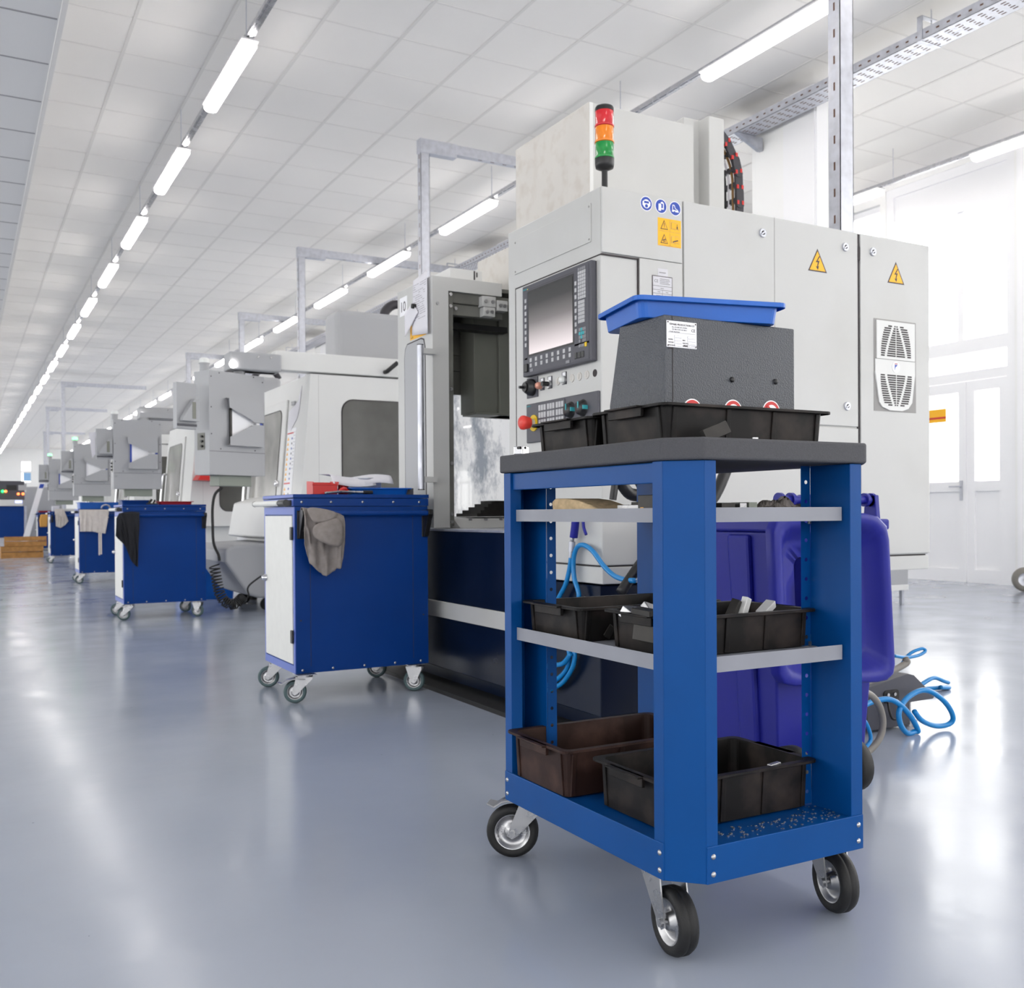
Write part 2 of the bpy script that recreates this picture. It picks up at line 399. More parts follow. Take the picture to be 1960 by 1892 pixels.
struct(bw.build('wall_back'))
fw = MB('plaster'); c0, c1 = fy(41, 884, Y1), fy(59, 923, Y1)
fw.box(XL, c0.x, Y1, Y1 + 0.3, 0, 5.15).box(c1.x, XW, Y1, Y1 + 0.3, 0, 5.15).box(c0.x, c1.x, Y1, Y1 + 0.3, 0, c1.z).box(c0.x, c1.x, Y1, Y1 + 0.3, c0.z, 5.15)
struct(fw.build('wall_far'))
nwin = 0
def window(x, ops, mull=2, side=1):
    global nwin
    for (a, c, z0, z1) in ops:
        nwin += 1
        b = MB('upvc'); t = 0.07; xa, xb = (x + 0.08, x + 0.15)
        b.box(xa, xb, a + t, c - t, z0, z0 + t).box(xa, xb, a + t, c - t, z1 - t, z1).box(xa, xb, a, a + t, z0, z1).box(xa, xb, c - t, c, z0, z1)
        n = max(1, round((c - a) / 1.15))
        for i in range(1, n):
            yy = a + (c - a) * i / n; b.box(xa + 0.002, xb - 0.002, yy - 0.04, yy + 0.04, z0 + t, z1 - t)
        zz = z0 + (z1 - z0) * 0.7; b.box(xa + 0.005, xb - 0.005, a + t, c - t, zz - 0.04, zz + 0.04)
        w = struct(b.build('window_%d' % nwin))
        MB('pane').quad((x + 0.115, a + t, z0 + t), (x + 0.115, c - t, z0 + t), (x + 0.115, c - t, z1 - t), (x + 0.115, a + t, z1 - t)).build('pane', w)
window(XW, win_r); window(XL - 0.25, win_l)
nwin += 1
wfar = struct(MB('upvc').box(c0.x, c1.x, Y1 + 0.05, Y1 + 0.1, (c0.z + c1.z) / 2 - 0.06, (c0.z + c1.z) / 2 + 0.06).build('window_%d' % nwin))
b = MB('pane'); b.quad((c0.x, Y1 + 0.08, c1.z), (c1.x, Y1 + 0.08, c1.z), (c1.x, Y1 + 0.08, c0.z), (c0.x, Y1 + 0.08, c0.z)).build('pane', wfar)
mat('film blue', (150, 196, 240), 0.5)
MB('film blue').box(c0.x + 0.1, c1.x, Y1 + 0.06, Y1 + 0.075, c1.z + 0.05, c1.z + (c0.z - c1.z) * 0.48).build('film', wfar)
# white columns beside the cable tray
for k, yc in enumerate((7.13, 13.3, 22.0)):
    cl = MB('plaster').box(7.36, 7.6, yc, yc + 0.89, 0, ZC); cl.m = 'upvc'; cl.box(7.345, 7.36, yc, yc + 0.42, 0, ZC).box(7.36, 7.5, yc - 0.02, yc, 0, ZC); struct(cl.build('column_%d' % (k + 1)))
struct(MB('upvc').box(XW - 0.06, XW, 6.4, 7.1, 0, ZC).build('trim_4'))
# glazed entrance: frame, fanlights, two leaves
ef = MB('upvc'); xa, xb = XW + 0.02, XW + 0.12
a, c = DOOR[0], DOOR[1]
for yy in (a, c - 0.11): ef.box(xa, xb, yy, yy + 0.11, 0, 4.99)
a2, c2 = a + 0.11, c - 0.11
ef.box(xa, xb, a2, c2, 4.88, 4.99).box(xa + 0.03, xb, a2, c2, 4.57, 4.88).box(xa, xb, a2, c2, 4.44, 4.57)
ef.box(xa, xb, a2, c2, 2.74, 2.90).box(xa, xb, a2, c2, 2.41, 2.52)
ef.box(xa + 0.03, xb + 0.06, 7.87, 7.95, 2.9, 4.44)
ef.box(xb, xb + 0.2, a, c, -0.05, 0.02)
entr = struct(ef.build('window_%d' % (nwin + 1)))
MB('pane').quad((XW + 0.07, a, 2.5), (XW + 0.07, c, 2.5), (XW + 0.07, c, 4.45), (XW + 0.07, a, 4.45)).build('pane', entr)
def leaf(n, y0, y1, handle_at):
    b = MB('upvc'); x0, x1 = XW + 0.02, XW + 0.10
    b.box(x0, x1, y0, y0 + 0.10, 0.001, 2.40).box(x0, x1, y1 - 0.10, y1, 0.001, 2.40)
    u0, u1 = y0 + 0.1, y1 - 0.1
    b.box(x0, x1, u0, u1, 2.28, 2.40).box(x0, x1, u0, u1, 1.09, 1.21).box(x0, x1, u0, u1, 0.001, 0.16)
    b.box(x0 + 0.03, x1 - 0.02, y0 + 0.1, y1 - 0.1, 0.16, 1.09)
    d = struct(b.build('door_%d' % n))
    MB('pane').quad((XW + 0.06, y0 + 0.1, 1.21), (XW + 0.06, y1 - 0.1, 1.21), (XW + 0.06, y1 - 0.1, 2.28), (XW + 0.06, y0 + 0.1, 2.28)).build('pane', d)
    if handle_at:
        h = MB('zinc').box(x0 - 0.012, x0, handle_at - 0.018, handle_at + 0.018, 0.98, 1.22)
        h.cyl((x0 - 0.012, handle_at, 1.15), (x0 - 0.06, handle_at, 1.15), 0.009).cyl((x0 - 0.055, handle_at, 1.15), (x0 - 0.055, handle_at + 0.13, 1.15), 0.009)
        h.build('door_handle', d)
    return d
d1 = leaf(1, 7.82, 8.86, 7.88)
d2 = leaf(2, 7.28, 7.805, None)
p0, p1 = fx(1776, 786, XW + 0.055), fx(1811, 808, XW + 0.055)
st = MB('sign yellow').box(XW + 0.050, XW + 0.058, p1.y, p0.y, p1.z, p0.z); st.m = 'sign red'
zz = p1.z + (p0.z - p1.z) * 0.33; st.box(XW + 0.048, XW + 0.059, p1.y, p0.y, zz - 0.012, zz + 0.012)
st = st.build('notice_sticker')
tag(st, 'yellow notice sticker with a red line on the glass of the white door', 'sticker')
# the ground outside
struct(MB('plaster').box(XW + 0.3, XW + 40, Y0 - 20, Y1 + 10, -0.3, -0.05).build('ground'))

# ------------------------------------------------------------------ lighting rows
def lamp(rowname, y, x):
    t = thing('ceiling_light', rowname, 'ceiling light', (x, y, 4.63), 0, 'batten lights')
    b = MB('fixture white').box(x - 0.07, x + 0.07, y - 0.735, y + 0.735, 4.645, 4.662); b.build('housing', t, bevel=0.004)
    pts = [(-0.06, 4.645), (-0.062, 4.61), (-0.05, 4.588), (-0.025, 4.578), (0.025, 4.578), (0.05, 4.588), (0.062, 4.61), (0.06, 4.645)]
    d = MB('diffuser', Matrix.Translation((x, 0, 0))); d.prism([(q[0], q[1]) for q in pts], 'y', y - 0.72, y + 0.72)
    d.build('diffuser', t, bevel=0.02, seg=3)
    return t
rows = [(2.055, 'aisle row above the cart fronts', -4, 23), (5.67, 'row above the machines', -4, 23), (9.5, 'row along the door wall', -4, 23)]
proto = None
def rail(x, label, y0, y1):
    t = thing('lighting_rail', label, 'lighting rail', (x, y0, 4.67), 0)
    b = MB('rail metal').box(x - 0.03, x + 0.03, y0, y1, 4.668, 4.674).box(x - 0.03, x - 0.026, y0, y1, 4.674, 4.705).box(x + 0.026, x + 0.03, y0, y1, 4.674, 4.705)
    b.box(x - 0.012, x + 0.012, y0, y1, 4.662, 4.668)
    b.build('channel', t)
    yy = 7.98
    while yy > y0 + 2.7: yy -= 2.68
    while yy < min(y1, 62):
        MB('zinc').cyl((x - 0.03, yy, 4.68), (x - 0.03, yy, ZC), 0.004, n=6).build('suspension_rod', t); yy += 2.68
for ri, (x, nm, n0, n1) in enumerate(rows):
    rail(x, 'long metal lighting rail carrying the %s' % nm.replace('row', 'row of lights'), -6, 67.5)
    for n in range(n0, n1):
        yy = 6.03 + 2.68 * n + (0.2 if ri == 2 else 0)
        vis = n - {0: 1, 1: 0, 2: 0}[ri]
        lab = ('white batten light in the %s, %s from the front' % (nm, ORD[vis])) if vis >= 0 else 'white batten light in the %s, in front of the view' % nm
        if proto is None: proto = lamp(lab, yy, x); PR = (x, yy)
        else: dup(proto, (x, yy, 4.63), 0, lab)
# ------------------------------------------------------------------ cable tray under the ceiling
XT0, XT1, ZT = 7.0, 7.25, 4.76
ct = thing('cable_tray', 'long perforated galvanised cable tray hanging below the ceiling', 'cable tray', (7.12, 0, ZT))
b = MB('zinc').box(XT0, XT1, -5, 67, ZT, ZT + 0.004).box(XT0, XT0 + 0.003, -5, 67, ZT, ZT + 0.085).box(XT1 - 0.003, XT1, -5, 67, ZT, ZT + 0.085)
for yy in (5.62, 8.9, 12.2, 15.5): b.box(XT0 - 0.002, XT1 + 0.002, yy - 0.01, yy + 0.01, ZT - 0.003, ZT + 0.086)
b.m = 'slot dark'; yy = 3.0
while yy < 24:
    for i in range(5): b.box(XT0 + 0.05 + i * 0.0375 - 0.006, XT0 + 0.05 + i * 0.0375 + 0.006, yy - 0.022 + (0.012 if i == 2 else 0), yy + 0.022 - (0.012 if i == 2 else 0), ZT - 0.0008, ZT)
    b.box(XT0 - 0.0008, XT0, yy + 0.035, yy + 0.065, ZT + 0.036, ZT + 0.05); yy += 0.1
b.build('tray', ct)
for yy in (5.62, 10.2, 14.8, 19.4, 24.0, 28.6):
    h = MB('zinc').box(XT0 - 0.006, XT0, yy - 0.025, yy + 0.025, ZT, ZT + 0.2).box(XT0 - 0.006, XT0 + 0.18, yy - 0.025, yy + 0.025, ZT + 0.195, ZT + 0.2)
    h.cyl((XT0 + 0.14, yy, ZT + 0.1), (XT0 + 0.14, yy, ZC), 0.005, n=6); h.build('hanger', ct)
# wall bracket under the tray
g = fy(1440, 240, 8.6)
bk = MB('zinc').prism([(XT0, ZT - 0.004), (XT1 + 0.1, ZT - 0.004), (XT1 + 0.1, ZT - 0.14), (XT1 + 0.06, ZT - 0.14)], 'y', 7.85, 7.9); bk.build('bracket', ct)

# ------------------------------------------------------------------ machine feed posts
def post(i, u, v, x, y, top, xbeam, cover):
    t = thing('cable_post', 'galvanised cable post with a beam to the tray, %s from the front' % ORD[i], 'post', (x, y, 0), 0, 'cable posts behind the machines')
    b = MB('zinc').box(x, x + 0.10, y, y + 0.004, 0, top).box(x, x + 0.004, y, y + 0.085, 0, top).box(x + 0.096, x + 0.1, y, y + 0.085, 0, top)
    b.m = 'slot dark'; z = 2.0
    while z < top - 0.1: b.box(x - 0.0008, x, y + 0.036, y + 0.047, z, z + 0.045); z += 0.145
    b.build('post', t)
    if xbeam:
        bb = MB('zinc').box(x, xbeam, y + 0.003, y + 0.08, top - 0.004, top).box(x, xbeam, y, y + 0.004, top - 0.1, top).box(x, xbeam, y + 0.08, y + 0.084, top - 0.1, top).box(x + 0.3, xbeam, y + 0.004, y + 0.08, top - 0.098, top - 0.095)
        bb.m = 'slot dark'; q = x + 0.7
        while q < xbeam: bb.box(q, q + 0.045, y + 0.035, y + 0.046, top - 0.0995, top - 0.098); q += 0.15
        bb.build('beam', t)
        MB('zinc').box(x - 0.008, x + 0.42, y - 0.008, y + 0.09, top - 0.14, top + 0.006).build('corner_cover', t, bevel=0.004)
K = 3.95
p = fx(1609, 400, 4.2); post(0, 0, 0, 4.2, p.y, 4.83, XT0 - 0.01, True)
ZB = CAM_H + K
for i, (u, v, xb) in enumerate([(805, 265, XT0), (571, 473, XT0), (458, 598, XT0), (357, 675, XT0), (117, 731, 5.0), (88, 779, 4.8), (83, 826, 5.2)]):
    q = fz(u, v, ZB); post(i + 1, 0, 0, q.x, q.y, ZB, xb - 0.01, True)
# ------------------------------------------------------------------ machining centre at the front
def dec(b, pts, h, m, t=0.0006): b.m = m; b.prism(pts, 'z', h, h + t); return b
def rect(x0, y0, x1, y1): return [(x0, y0), (x1, y0), (x1, y1), (x0, y1)]
XM, YM = 2.1, 3.1
mc = thing('machining_center', 'grey machining center with operator screen and signal tower, behind the blue shelf trolley', 'machine', (XM, YM, 0))
# base
b = MB('navy').box(2.1, 3.6, 3.78, 5.2, 0.09, 0.775).box(2.1, 3.5, 3.12, 3.78, 0.09, 0.585)
b.build('base', mc, bevel=0.004)
b = MB('navy').box(2.16, 3.45, 3.2, 5.14, 0.0, 0.09); b.build('plinth', mc)
b = MB('machine grey'); b.box(2.088, 2.1, 3.78, 5.2, 0.345, 0.425); b.build('kick_band', mc, bevel=0.003)
b = MB('zinc').box(2.092, 2.6, 3.79, 5.2, 0.775, 0.785); b.build('ledge', mc)
b = MB('black rubber').box(2.0, 2.2, 3.3, 5.25, 0.0, 0.02); b.build('floor_shade_strip', mc)  # black strip laid on the floor for the shade along the base
# control cabinet
XE, ZE0, ZE1, YB = 3.91, 0.592, 2.08, 3.82
b = MB('machine grey').box(XM, XE, YM + 0.004, YB, ZE0 + 0.07, ZE1)
b.m = 'seam dark'; b.box(XM + 0.01, XE - 0.01, YM + 0.01, YB - 0.01, ZE0 + 0.06, ZE0 + 0.075)
b.m = 'machine grey'; b.box(XM, XE, YM + 0.002, YB, ZE0, ZE0 + 0.064)
cab = b.build('control_cabinet', mc, bevel=0.004)
FZ = 0.006
def panel(name, x0, x1, z0, z1, bev=0.0025):
    return MB('machine grey').box(x0, x1, YM - FZ, YM + 0.004, z0, z1).build(name, mc, bevel=bev)
panel('side_panel', XM + 0.001, 2.478, 1.833, ZE1 - 0.002)
panel('side_panel', 2.272, 2.478, ZE0 + 0.075, 1.831)
panel('side_panel', 2.486, 3.445, ZE0 + 0.075, 1.222)
dm = panel('cabinet_door', 2.486, 3.445, 1.230, ZE1 - 0.002)
s = MB('seam soft').box(2.957, 2.9595, YM - FZ - 0.0006, YM - FZ, 1.23, ZE1 - 0.002); s.build('fold', dm)
dr = panel('cabinet_door', 3.462, XE - 0.001, ZE0 + 0.075, ZE1 - 0.002)
g = MB('seam dark').box(3.447, 3.460, YM - 0.001, YM + 0.005, ZE0 + 0.07, ZE1 - 0.004)
for z in (1.12, 1.99): g.box(3.447, 3.460, YM - 0.006, YM, z - 0.03, z + 0.03)
g.build('hinge_gap', mc)
def lock(x, z, parent):
    l = MB('zinc', PY(x, YM - FZ, z)); l.cyl((0, 0, 0), (0, 0, 0.007), 0.019, 0.017, 20); l.m = 'seam dark'; l.cyl((0, 0, 0.007), (0, 0, 0.0074), 0.009, n=12)
    l.m = 'zinc'; l.M = PY(x, YM - FZ, z) @ Matrix.Rotation(0.6, 4, 'Z'); l.box(-0.012, 0.012, -0.003, 0.003, 0.007, 0.0095); l.build('lock', parent)
lock(2.892, 2.005, dm); lock(3.367, 2.006, dm); lock(3.375, 1.317, dm); lock(3.538, 2.006, dr)
def shock(x, z, parent):
    b = MB('ink', PY(x, YM - FZ, z)); dec(b, [(-0.055, -0.045), (0.055, -0.045), (0, 0.053)], 0, 'ink'); dec(b, [(-0.046, -0.040), (0.046, -0.040), (0, 0.042)], 0.0006, 'sign yellow')
    dec(b, [(0.008, 0.022), (-0.012, -0.006), (0.001, -0.004), (-0.004, -0.024), (-0.011, -0.022), (0.001, -0.037), (0.007, -0.02), (0.001, -0.022), (0.011, 0.003), (-0.001, 0.001), (0.013, 0.02)], 0.0012, 'ink')
    b.build('warning_sticker', parent)
shock(3.203, 1.926, dm); shock(3.687, 1.926, dr)
# fan grille on the tall door
M = PY(3.679, YM - FZ, 1.51); b = MB('machine grey', M)
b.m = 'seam soft'; b.prism(rect(-0.137, -0.205, 0.137, 0.205), 'z', -0.0002, 0.001)
b.m = 'machine white'; b.prism(rect(-0.123, 0.028, 0.125, 0.198), 'z', 0, 0.006); b.prism(rect(-0.13, -0.04, 0.128, 0.026), 'z', 0, 0.004)
def lens(x0, x1, sgn):  # half width of the grille openings against height
    return None
b.prism([(-0.134, -0.03), (-0.108, -0.165), (-0.09, -0.185), (-0.04, -0.2), (0.04, -0.2), (0.08, -0.188), (0.105, -0.16), (0.125, -0.03)], 'z', 0, 0.007)
b.m = 'seam dark'
def hw(t): return 0.097 - 0.028 * t ** 2.2     # t 0 at the middle of the unit, 1 at its outer end
for sg in (1, -1):
    n = 14
    for i in range(n):
        t = i / (n - 1); z = (0.044 + 0.132 * t) if sg > 0 else (-0.044 - 0.132 * t)
        w_ = hw(t) if sg > 0 else hw(t) + 0.004; r = 0.062 - 0.048 * t ** 1.25 - 0.004
        if t > 0.93: w_ *= 0.72
        for (a_, c_) in ((-w_, -r - 0.016), (-r, -0.003), (0.003, r), (r + 0.016, w_)):
            if c_ - a_ > 0.004: b.prism(rect(a_, z - 0.0031, c_, z + 0.0031), 'z', 0.0062 if sg > 0 else 0.0072, 0.0070 if sg > 0 else 0.0080)
b.m = 'sign white'; b.prism(circ(0.024, 24, 0, -0.006), 'z', 0.004, 0.0065)
b.m = 'sign blue'; b.prism([(-0.009, -0.02), (-0.009, 0.006), (0.009, 0.006), (0.003, -0.002), (-0.003, -0.004)], 'z', 0.0065, 0.007)
b.m = 'red dark'; b.prism(rect(-0.009, 0.008, 0.009, 0.012), 'z', 0.0065, 0.007)
b.build('fan_grille', dr)
# stickers and plates on the side
def disc(x, z, kind):
    b = MB('sign white', PY(x, YM - FZ, z)); dec(b, circ(0.0285, 28), 0, 'sign white'); dec(b, circ(0.0255, 28), 0.0006, 'sign blue')
    if kind == 0:
        dec(b, circ(0.017, 24, 0, -0.001), 0.0012, 'sign white'); dec(b, rect(-0.011, 0.001, 0.011, 0.009), 0.0018, 'sign blue'); dec(b, circ(0.0065, 16, 0, -0.009), 0.0018, 'sign blue')
        for s_ in (-1, 1): dec(b, [(s_ * 0.014 + q[0], q[1]) for q in rrect(0.009, 0.018, 0.004)], 0.0015, 'sign white')
    elif kind == 1:
        dec(b, [(-0.013, -0.018), (-0.001, -0.018), (0.001, 0.004), (-0.003, 0.010), (-0.012, 0.008)], 0.0012, 'sign white')
        dec(b, [(0.001, -0.012), (0.013, -0.012), (0.013, 0.012), (0.006, 0.018), (-0.003, 0.014), (0.0, 0.010), (0.009, 0.010), (0.009, -0.007), (0.001, -0.007)], 0.0012, 'sign white')
    else:
        dec(b, [(-0.015, -0.010), (-0.013, 0.014), (-0.004, 0.014), (0.002, 0.001), (0.013, -0.004), (0.016, -0.010)], 0.0012, 'sign white'); dec(b, [(-0.0115, -0.005), (-0.010, 0.0105), (-0.0065, 0.0105), (-0.001, -0.001), (0.010, -0.0065)], 0.0018, 'sign blue')
        dec(b, rect(-0.016, -0.0135, -0.006, -0.010), 0.0012, 'sign white'); dec(b, rect(0.0, -0.0135, 0.017, -0.010), 0.0012, 'sign white')
    b.build('safety_sticker', mc)
disc(2.304, 2.041, 0); disc(2.374, 2.041, 1); disc(2.442, 2.041, 2)
b = MB('sign yellow', PY(2.4145, YM - FZ, 1.944)); dec(b, rect(-0.056, -0.054, 0.056, 0.053), 0, 'sign yellow')
for yy in (-0.027, 0.027):
    dec(b, rect(-0.052, yy - 0.024, 0.052, yy - 0.0235), 0.0006, 'ink light'); dec(b, rect(0.0015, yy - 0.023, 0.002, yy + 0.023), 0.0006, 'ink light')
    dec(b, [(-0.044, yy - 0.017), (-0.008, yy - 0.017), (-0.026, yy + 0.019)], 0.0006, 'ink'); dec(b, [(-0.040, yy - 0.0145), (-0.012, yy - 0.0145), (-0.026, yy + 0.0135)], 0.0012, 'sign yellow')
    dec(b, [(0.008, yy - 0.012), (0.008, yy + 0.014), (0.018, yy + 0.017), (0.027, yy + 0.014), (0.036, yy + 0.017), (0.046, yy + 0.014), (0.046, yy - 0.012), (0.036, yy - 0.010), (0.027, yy - 0.013), (0.018, yy - 0.010)], 0.0006, 'ink light')
    dec(b, [(0.009, yy - 0.011), (0.009, yy + 0.0132), (0.018, yy + 0.016), (0.0265, yy + 0.0132), (0.0265, yy - 0.012), (0.018, yy - 0.009)], 0.0012, 'sign yellow')
    dec(b, [(0.0275, yy - 0.012), (0.0275, yy + 0.0132), (0.036, yy + 0.016), (0.045, yy + 0.0132), (0.045, yy - 0.011), (0.036, yy - 0.009)], 0.0012, 'sign yellow')
dec(b, rect(-0.0272, 0.022, -0.0248, 0.034), 0.0018, 'ink'); dec(b, circ(0.0014, 10, -0.026, 0.0185), 0.0018, 'ink')
dec(b, [(-0.034, -0.036), (-0.020, -0.030), (-0.018, -0.024), (-0.022, -0.027), (-0.034, -0.031)], 0.0018, 'ink'); dec(b, [(-0.031, -0.040), (-0.02, -0.036), (-0.02, -0.033), (-0.031, -0.037)], 0.0018, 'ink')
dec(b, rect(0.034, 0.018, 0.039, 0.029), 0.0018, 'ink'); dec(b, circ(0.002, 10, 0.0365, 0.034), 0.0018, 'ink')
dec(b, [(0.014, -0.032), (0.016, -0.036), (0.041, -0.028), (0.039, -0.024)], 0.0018, 'ink')
b.build('warning_label', mc)
b = MB('paper', PY(2.381, YM - FZ, 1.787)); dec(b, rect(-0.024, -0.018, 0.024, 0.014), 0, 'paper'); dec(b, rect(-0.017, -0.003, 0.014, 0.0), 0.0006, 'ink light'); b.build('paper_label', mc)
b = MB('ink', PY(2.378, YM - FZ, 1.71)); dec(b, rect(-0.049, -0.062, 0.049, 0.062), 0.0004, 'ink'); dec(b, rect(-0.045, -0.06, 0.046, 0.059), 0.001, 'paper')
for yy in (0.023, 0.008, -0.006, -0.02, -0.034, -0.048): dec(b, rect(-0.045, yy - 0.001, 0.046, yy + 0.0005), 0.0016, 'ink light')
dec(b, rect(-0.001, -0.02, 0.0, 0.008), 0.0016, 'ink light')
for (x0, x1, yy) in ((-0.012, 0.034, 0.05), (-0.012, 0.036, 0.044), (-0.012, 0.03, 0.038), (-0.012, 0.036, 0.032), (-0.01, 0.006, 0.014), (-0.024, -0.01, 0.0), (0.016, 0.028, 0.0), (-0.03, -0.01, -0.014), (0.01, 0.03, -0.014), (-0.012, 0.008, -0.028)):
    dec(b, rect(x0, yy - 0.0008, x1, yy + 0.001), 0.0016, 'ink light')
pl = b.build('name_plate', mc)
text('CE', PY(2.339, YM - FZ - 0.0018, 1.746), 0.016, 'ink light', pl)
# grooves of the wrap-around control door and raised plate above it
b = MB('seam dark').box(XM - 0.0012, XM + 0.004, YM + 0.001, 3.757, 1.8235, 1.8285).box(XM - 0.0012, XM + 0.004, 3.753, 3.757, 0.9, 1.8285)
b.box(XM, 2.27, YM - 0.0015, YM + 0.006, 1.8235, 1.829).box(2.266, 2.271, YM - 0.0015, YM + 0.006, 0.9, 1.829); b.build('door_gap', cab)
p_ = MB('machine grey').box(XM - 0.004, XM, 3.165, 3.759, 1.887, 2.033)
p_.m = 'seam soft'
for (yy, zz) in ((3.175, 2.022), (3.175, 1.898), (3.749, 2.022), (3.749, 1.898)): p_.cyl((XM - 0.0055, yy, zz), (XM - 0.004, yy, zz), 0.004, n=10)
p_.build('cover_plate', mc, bevel=0.0012)
# operator screen
def onface(u, v): p = fx(u, v, XM); return p.y, p.z
MY0, MY1, MZ0, MZ1 = 3.129, 3.649, 1.431, 1.809
b = MB('panel dark').box(XM - 0.028, XM, MY0, MY1, MZ0, MZ1); mon = b.build('operator_panel', mc, bevel=0.005)
b = MB('black plastic').box(XM - 0.0285, XM - 0.028, 3.247, 3.602, 1.510, 1.782)
b.m = 'seam dark'; b.box(XM - 0.0284, XM - 0.028, MY0 + 0.012, MY1 - 0.012, MZ1 - 0.022, MZ1 - 0.021).box(XM - 0.0284, XM - 0.028, MY0 + 0.012, MY1 - 0.012, MZ0 + 0.03, MZ0 + 0.031).box(XM - 0.0284, XM - 0.028, MY0 + 0.0445, MY0 + 0.0455, MZ0 + 0.03, MZ1 - 0.021)
b.build('bezel', mon)
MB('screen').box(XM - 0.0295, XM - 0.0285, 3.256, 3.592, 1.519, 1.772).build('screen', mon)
kb = MB('key grey')
def key(u, v, w_=0.011, h_=0.016, m='key grey', off=1990):
    y_, z_ = u, v; kb.m = m; kb.box(XM - 0.0315, XM - 0.028, y_ - w_ / 2, y_ + w_ / 2, z_ - h_ / 2, z_ + h_ / 2)
for i in range(8): key(3.618, 1.745 - i * 0.0262, 0.013); key(3.231, 1.740 - i * 0.0262, 0.013)
for i in range(8):
    key(3.577 - i * 0.0432, 1.494, 0.015); key(3.577 - i * 0.0432, 1.472, 0.015)
for r_ in range(9):
    for c_ in range(4): key(3.208 - c_ * 0.0135, 1.788 - r_ * 0.0135, 0.0122, 0.0118, 'key dim' if r_ == 0 else 'key grey')
for r_ in range(6):
    for c_ in range(4): key(3.208 - c_ * 0.0112, 1.662 - r_ * 0.0145, 0.0102, 0.0128, 'key grey')
for (c_, r_) in ((1, 0), (0, 1), (1, 1), (2, 1), (1, 2)): key(3.204 - c_ * 0.0125, 1.558 - r_ * 0.0145, 0.011, 0.0125, 'teal')
for (c_, r_) in ((0, 0), (2, 0), (0, 2), (2, 2), (3, 0), (3, 1), (3, 2), (3, 3), (0, 3), (2, 3)): key(3.204 - c_ * 0.0125, 1.558 - r_ * 0.0145, 0.011, 0.0125, 'key dim')
for c_ in range(3): key(3.204 - c_ * 0.0125, 1.497, 0.011, 0.012, 'key dim')
key(3.163, 1.497, 0.013, 0.016, 'yellow'); key(3.571, 1.452, 0.026, 0.012, 'key dim'); key(3.29, 1.448, 0.028, 0.012, 'key dim')
kb.m = 'panel dark'; kb.box(XM - 0.0292, XM - 0.028, 3.142, 3.63, 1.44, 1.508).box(XM - 0.0292, XM - 0.028, 3.142, 3.243, 1.5, 1.80).box(XM - 0.0292, XM - 0.028, 3.606, 3.63, 1.5, 1.78)
kb.build('keypad', mon, bevel=0.0008, seg=1)
b = MB('black plastic')
for (yy, rr) in ((3.232, 0.011), (3.208, 0.013), (3.185, 0.012)): b.box(XM - 0.032, XM - 0.028, yy - rr * 0.8, yy + rr * 0.8, 1.451, 1.475)
b.box(XM - 0.038, XM - 0.028, 3.598, 3.625, 1.448, 1.482); b.build('port_cover', mon, bevel=0.002)
text('SIEMENS', PX(XM - 0.029, 3.640, 1.790), 0.0095, 'teal', mon)
MB('yellow').box(XM - 0.029, XM - 0.028, 3.600, 3.606, 1.789, 1.793).build('indicator', mon)
# knobs between the panels
def rotary(y_, z_):
    b = MB('panel dark').box(XM - 0.004, XM, y_ - 0.045, y_ + 0.045, z_ - 0.042, z_ + 0.042)
    b.m = 'black plastic'; b.lathe([(0, 0.034), (0.026, 0.034), (0.030, 0.02), (0.034, 0.02), (0.036, 0.004)], (XM, y_, z_), (-1, 0, 0)); b.cyl((XM - 0.034, y_ + 0.012, z_), (XM - 0.06, y_ + 0.012, z_), 0.006).cyl((XM - 0.034, y_, z_), (XM - 0.043, y_, z_), 0.02)
    b.build('handwheel_knob', mc)
rotary(3.612, 1.386)
def knob(y_, z_, kind):
    b = MB('panel dark')
    if kind != 'blank': b.m = 'panel dark'; b.box(XM - 0.003, XM, y_ - 0.016, y_ + 0.016, z_ - 0.018, z_ + 0.032); b.m = 'sign white'; b.box(XM - 0.0036, XM - 0.003, y_ - 0.011, y_ + 0.011, z_ + 0.012, z_ + 0.03)
    if kind == 'lit': b.m = 'steel'; b.cyl((XM, y_, z_), (XM - 0.01, y_, z_), 0.016); b.m = 'copper lamp'; b.lathe([(0, 0.034), (0.010, 0.032), (0.0145, 0.024), (0.015, 0.01)], (XM, y_, z_), (-1, 0, 0))
    if kind == 'key': b.m = 'steel'; b.cyl((XM, y_, z_), (XM - 0.012, y_, z_), 0.016); b.m = 'black plastic'; b.cyl((XM - 0.012, y_, z_), (XM - 0.04, y_, z_), 0.010)
    if kind == 'dome': b.m = 'steel'; b.cyl((XM, y_, z_), (XM - 0.01, y_, z_), 0.017); b.m = 'lens white'; b.lathe([(0, 0.026), (0.009, 0.024), (0.014, 0.016), (0.014, 0.01)], (XM, y_, z_), (-1, 0, 0))
    if kind == 'blank': b.m = 'beige sheet'; b.cyl((XM, y_, z_), (XM - 0.004, y_, z_), 0.0165, 0.015, 20); b.box(XM - 0.006, XM - 0.004, y_ - 0.0025, y_ + 0.0025, z_ - 0.01, z_ + 0.01)
    if kind == 'hole': b = MB('seam dark'); b.cyl((XM, y_, z_), (XM - 0.001, y_, z_), 0.0145, n=20)
    b.build({'lit': 'push_button', 'dome': 'push_button', 'key': 'key_switch', 'blank': 'blanking_plug', 'hole': 'button_hole'}[kind], mc)
mat('copper lamp', (224, 160, 138), 0.25, metal=0.3)
for (yy, kk) in ((3.533, 'lit'), (3.472, 'key'), (3.41, 'blank'), (3.362, 'dome'), (3.305, 'blank'), (3.252, 'blank'), (3.2, 'blank'), (3.146, 'hole')): knob(yy, 1.384 if kk in ('lit', 'key') else 1.388, kk)
